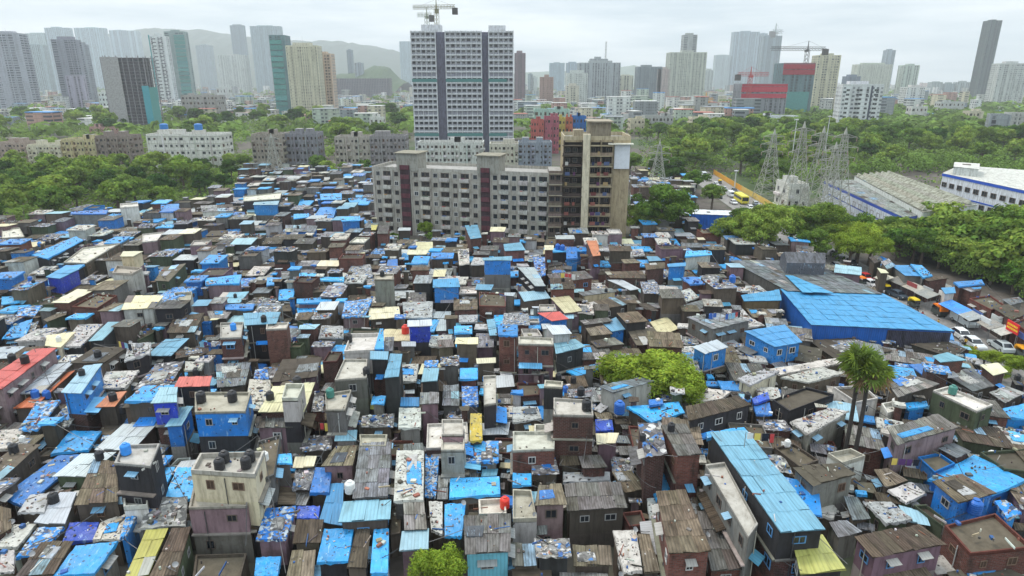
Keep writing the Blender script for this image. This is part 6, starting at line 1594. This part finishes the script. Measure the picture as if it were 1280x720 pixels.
for px, py, k, s in ((275, 586, 'k', 1.), (281, 577, 'k', 1.), (308, 584, 'k', 1.), (313, 576, 'k', 1.), (252, 502, 'k', 1.1), (291, 501, 'k', 1.1), (158, 567, 'u', 1.), (68, 628, 'k', 1.), (125, 574, 'k', .9), (438, 615, 'w', 1.1), (631, 634, 'r', 1.), (372, 482, 'k', 1.1), (345, 481, 'k', 1.), (338, 500, 'k', 1.), (413, 496, 'g', 1.), (733, 512, 'k', 1.1), (726, 494, 'k', 1.), (949, 642, 'k', .9), (16, 452, 'k', 1.1), (32, 454, 'k', 1.1), (774, 516, 'b', 1.4), (507, 417, 'r', 1.3), (436, 427, 'k', 1.1), (458, 468, 'k', .9), (436, 424, 'k', .8), (246, 469, 'k', 1.), (123, 447, 'k', 1.), (142, 501, 'k', 1.), (155, 516, 'k', 1.), (1190, 492, 'g', 1.), (703, 313, 'b', 1.2), (697, 312, 'b', 1.2), (1217, 641, 'b', 1.3), (45, 497, 'b', 1.), (59, 498, 'b', 1.), (118, 391, 'b', 1.), (50, 308, 'u', 1.), (60, 306, 'k', 1.), (886, 268, 'k', 1.), (908, 268, 'k', 1.), (683, 476, 'k', .9), (698, 475, 'k', .9), (355, 606, 'w', .9), (18, 566, 'k', 1.), (915, 353, 'b', 1.3), (330, 402, 'k', .9), (292, 412, 'u', .9), (478, 345, 'k', .9), (568, 548, 'b', 1.)): tank(px, py, k, s)
for _ in range(34):
    q, z, r, w = rs.choice(order[:520])
    if r in 'TPQNW': continue
    p = bil(q, rs.uniform(.2, .8), rs.uniform(.2, .8)); x, y, _z = proj((p.x, p.y, z)); tank(x, y, rs.choice('kkkkkkwb'), rs.uniform(.65, .85))
def dish_mesh():
    d, s = MB(), MB(); d.lathe([(.02, .05), (.18, .07), (.32, .14), (.42, .25)], 'paint', (.32, .32, .32), 14); d.tube((.4, 0, .22), (0, 0, .5), .012, .012, 'steel', (.3, .3, .3), 4); s.tube((0, 0, -.7), (0, 0, .06), .03, .03, 'steel', (.25, .25, .25), 6); return d.data('reflector'), s.data('pole')
DM = dish_mesh()
for _ in range(46):
    q, z, r, w = rs.choice(order[:300]); p = bil(q, rs.choice([.1, .9]), rs.choice([.1, .9, .5])); o = empty('satellite_dish', (p.x, p.y, (z-.6 if r == 'C' else z)+.62), rs.uniform(.6, 1.2)); o.scale = (.6,)*3; o.location.z -= .2; d = link('reflector', DM[0], o, (0, 0, .05)); d.rotation_euler = (.7, 0, 0); link('pole', DM[1], o, (0, 0, 0)); crowd(o, 'small grey satellite dish', 'satellite dish', 'dishes on the roofs', (p.x, p.y, z))
cb = MB()
for _ in range(230):
    q, z, r, w = rs.choice(order[:700]); q2 = min(rs.sample(order[:900], 60), key=lambda h: abs((h[0][0]-q[0]).length-7)); a, b = q[rs.randrange(4)], q2[0][rs.randrange(4)]
    if 2 < (a-b).length < 22: wire(cb, (a.x, a.y, z+rs.uniform(0, .5)), (b.x, b.y, q2[1]+rs.uniform(0, .5)), rs.uniform(.2, .8))
tag(cb.build('cables'), 'thin black cables sagging from roof to roof', 'cables', None, 'stuff')
# laundry lines on a few terraces
for px, py, w_ in ((905, 405, 3.5), (880, 404, 2.5), (700, 352, 3), (520, 425, 3), (360, 435, 3), (250, 440, 3), (1110, 590, 3), (400, 545, 3), (470, 360, 3), (610, 440, 2.6), (930, 560, 3), (150, 440, 3)):
    P = settle(px, py); o = empty('clothes_line', P, rs.uniform(-.5, .5)); mb = MB()
    for x in (0, w_): mb.tube((x, 0, 0), (x, 0, 1.7), .03, .03, 'wood', (.2, .15, .1), 5)
    mb.tube((0, 0, 1.65), (w_, 0, 1.62), .01, .01, 'steel', (.1, .1, .1), 3, False); mb.build('line_posts', o); x = .15
    while x < w_-.6: ww = rs.uniform(.35, .7); mb = MB(); c = srgb(rs.choice(['#d8d8d4', '#c04848', '#3c64b0', '#d8c060', '#5c3c6c', '#88b8d0', '#202430'])); zb = rs.uniform(.6, 1.); mb.poly([(x, -.02, zb), (x+ww, .03, zb), (x+ww, 0, 1.62), (x, 0, 1.62)], 'cloth', c); mb.poly([(x, .02, 1.62), (x+ww, .02, 1.62), (x+ww, .05, zb), (x, 0, zb)], 'cloth', c); mb.build('garment', o); x += ww+.12
    crowd(o, 'line of drying clothes', 'clothes line', 'clothes lines on the roofs', tuple(P))
HAZE_D = .00015; EXPO = .32
# ---------------------------------------------------------------- labels of the many, from what each stands beside
LM = [('the twin fan palms', 1062, 560), ('the sprawling bright tree', 810, 462), ('the longest blue roof', 965, 600), ('the huge blue shed', 1100, 390), ('the large yellow roof', 1025, 695),
 ('the long red roof', 35, 462), ('the tan terraced house', 285, 595), ('the blue-wrapped house', 278, 520), ('the pale seven-storey block', 545, 262), ('the tall weathered tower', 735, 262),
 ('the yellow tarpaulin', 595, 535), ('the red water tank', 630, 628), ('the small red roof', 692, 396), ('the bottom-edge bushy tree', 552, 700), ('the black-and-blue house', 170, 565),
 ('the white factory', 1110, 270), ('the pylon cluster', 1030, 235), ('the white five-storey block', 229, 195), ('the long black-walled house', 328, 245), ('the red shop sign', 1266, 408), ('the grey tarpaulin shed', 1005, 322),
 ('the square blue house', 558, 352), ('the white walled terrace', 440, 440), ('the round bright tree', 888, 245), ('the wide brown-and-teal house', 610, 667), ('the violet-blue house', 80, 342), ('the whitewashed leftside house', 270, 260),
 ('the yellow strip roof', 186, 688), ('the slanted mauve-walled house', 1125, 675), ('the blue-striped office', 1230, 240), ('the central tower', 578, 180), ('the leaning concrete tower', 155, 150), ('the white office tower', 1078, 150)]
ORD = 'first second third fourth fifth sixth seventh eighth ninth tenth eleventh twelfth thirteenth fourteenth fifteenth sixteenth seventeenth eighteenth nineteenth twentieth'.split()
def ordw(n): return ORD[n] if n < len(ORD) else f'number {n+1}'
groups = {}
for o, desc, at in CROWD:
    x, y, _ = proj(at)
    best = min(LM, key=lambda l: math.hypot((l[1]-x), (l[2]-y)*1.6))
    dx, dy = x-best[1], (y-best[2])*1.6
    if abs(dx) > abs(dy): d = 'right of' if dx > 0 else 'left of'
    else: d = 'in front of' if dy > 0 else 'behind'
    groups.setdefault((desc, d, best[0]), []).append((math.hypot(dx, dy), o))
for (desc, d, l), it in groups.items():
    it.sort(key=lambda t: t[0])
    for k, (_, o) in enumerate(it): o['label'] = f'{desc}, {ordw(k)} {d} {l}' if len(it) > 1 else f'{desc}, {d} {l}'
for o in list(COL.objects):
    if o.parent:
        for k in ('label', 'category', 'group'):
            if k in o and k != 'label': del o[k]
# ---------------------------------------------------------------- ground, sky, sun, air
g = MB(); S_ = 5500
g.poly([(-S_, -300, 0), (S_, -300, 0), (S_, 6200, 0), (-S_, 6200, 0)], 'gravel', (.1, .1, .1), [(0, 0), (1, 0), (1, 1), (0, 1)])
tag(g.build('ground'), 'bare dark ground between the houses, greener far off', 'ground', None, 'structure')
w = bpy.data.worlds.new('World'); SC.world = w; w.use_nodes = True; t = w.node_tree; t.nodes.clear()
el, az = rad(58), rad(-38)                           # sun high, behind the clouds, ahead and to the left
sky = t.nodes.new('ShaderNodeTexSky'); sky.sky_type = 'NISHITA'; sky.sun_disc = False; sky.sun_elevation = el; sky.sun_rotation = az; sky.air_density = 1.; sky.dust_density = 3.
co = t.nodes.new('ShaderNodeTexCoord'); mp = t.nodes.new('ShaderNodeMapping'); mp.inputs['Scale'].default_value = (1.3, 1.3, 9.)
nz = t.nodes.new('ShaderNodeTexNoise'); nz.inputs['Scale'].default_value = 2.3; nz.inputs['Detail'].default_value = 6; nz.inputs['Roughness'].default_value = .55
rp = t.nodes.new('ShaderNodeValToRGB'); rp.color_ramp.elements[0].position = .38; rp.color_ramp.elements[1].position = .62
rp.color_ramp.elements[0].color = (3.6, 4.35, 4.9, 1); rp.color_ramp.elements[1].color = (6.2, 6.6, 6.85, 1)
mx = t.nodes.new('ShaderNodeMix'); mx.data_type = 'RGBA'; mx.inputs[0].default_value = .9
bg = t.nodes.new('ShaderNodeBackground'); bg.inputs[1].default_value = .12; wo = t.nodes.new('ShaderNodeOutputWorld')
L_ = t.links.new; sx_ = t.nodes.new('ShaderNodeSeparateXYZ'); mr_ = t.nodes.new('ShaderNodeMapRange'); mr_.inputs[3].default_value = 1.; mr_.inputs[4].default_value = 2.5; ml_ = t.nodes.new('ShaderNodeVectorMath'); ml_.operation = 'SCALE'
L_(co.outputs['Generated'], mp.inputs[0]); L_(mp.outputs[0], nz.inputs[0]); L_(nz.outputs[0], rp.inputs[0]); L_(sky.outputs[0], mx.inputs[6]); L_(rp.outputs[0], mx.inputs[7]); L_(mx.outputs[2], ml_.inputs[0]); L_(co.outputs['Generated'], sx_.inputs[0]); L_(sx_.outputs[2], mr_.inputs[0]); L_(mr_.outputs[0], ml_.inputs[3]); L_(ml_.outputs[0], bg.inputs[0]); L_(bg.outputs[0], wo.inputs[0])
sl = bpy.data.lights.new('sun', 'SUN'); so = bpy.data.objects.new('sun', sl); COL.objects.link(so); sl.energy = 1.5; sl.angle = rad(12); sl.color = (1, .91, .79)
dv = Vector((math.sin(az)*math.cos(el), math.cos(az)*math.cos(el), math.sin(el))); so.rotation_euler = dv.to_track_quat('Z', 'Y').to_euler(); so.location = (0, 0, 300)
HZ = NT('haze_air'); hv = HZ.n('ShaderNodeVolumePrincipled'); hv.inputs['Color'].default_value = (.93, .965, 1., 1); hv.inputs['Density'].default_value = HAZE_D; hv.inputs['Anisotropy'].default_value = .2
HZ.t.links.new(hv.outputs[0], HZ.out.inputs['Volume'])
h = MB(); h.box(-5600, 5600, -250, 6300, -1, 480, 'haze_air', (1, 1, 1)); tag(h.build('haze'), 'pale monsoon haze filling the air over the city', 'haze', None, 'stuff')
SC.view_settings.view_transform = 'Standard'; SC.view_settings.look = 'None'; SC.view_settings.gamma = 1; SC.view_settings.exposure = EXPO
SC.cycles.max_bounces = 6; SC.cycles.diffuse_bounces = 3; SC.cycles.glossy_bounces = 2; SC.cycles.transmission_bounces = 2; SC.cycles.volume_bounces = 1; SC.cycles.transparent_max_bounces = 4
SC.cycles.use_denoising = True
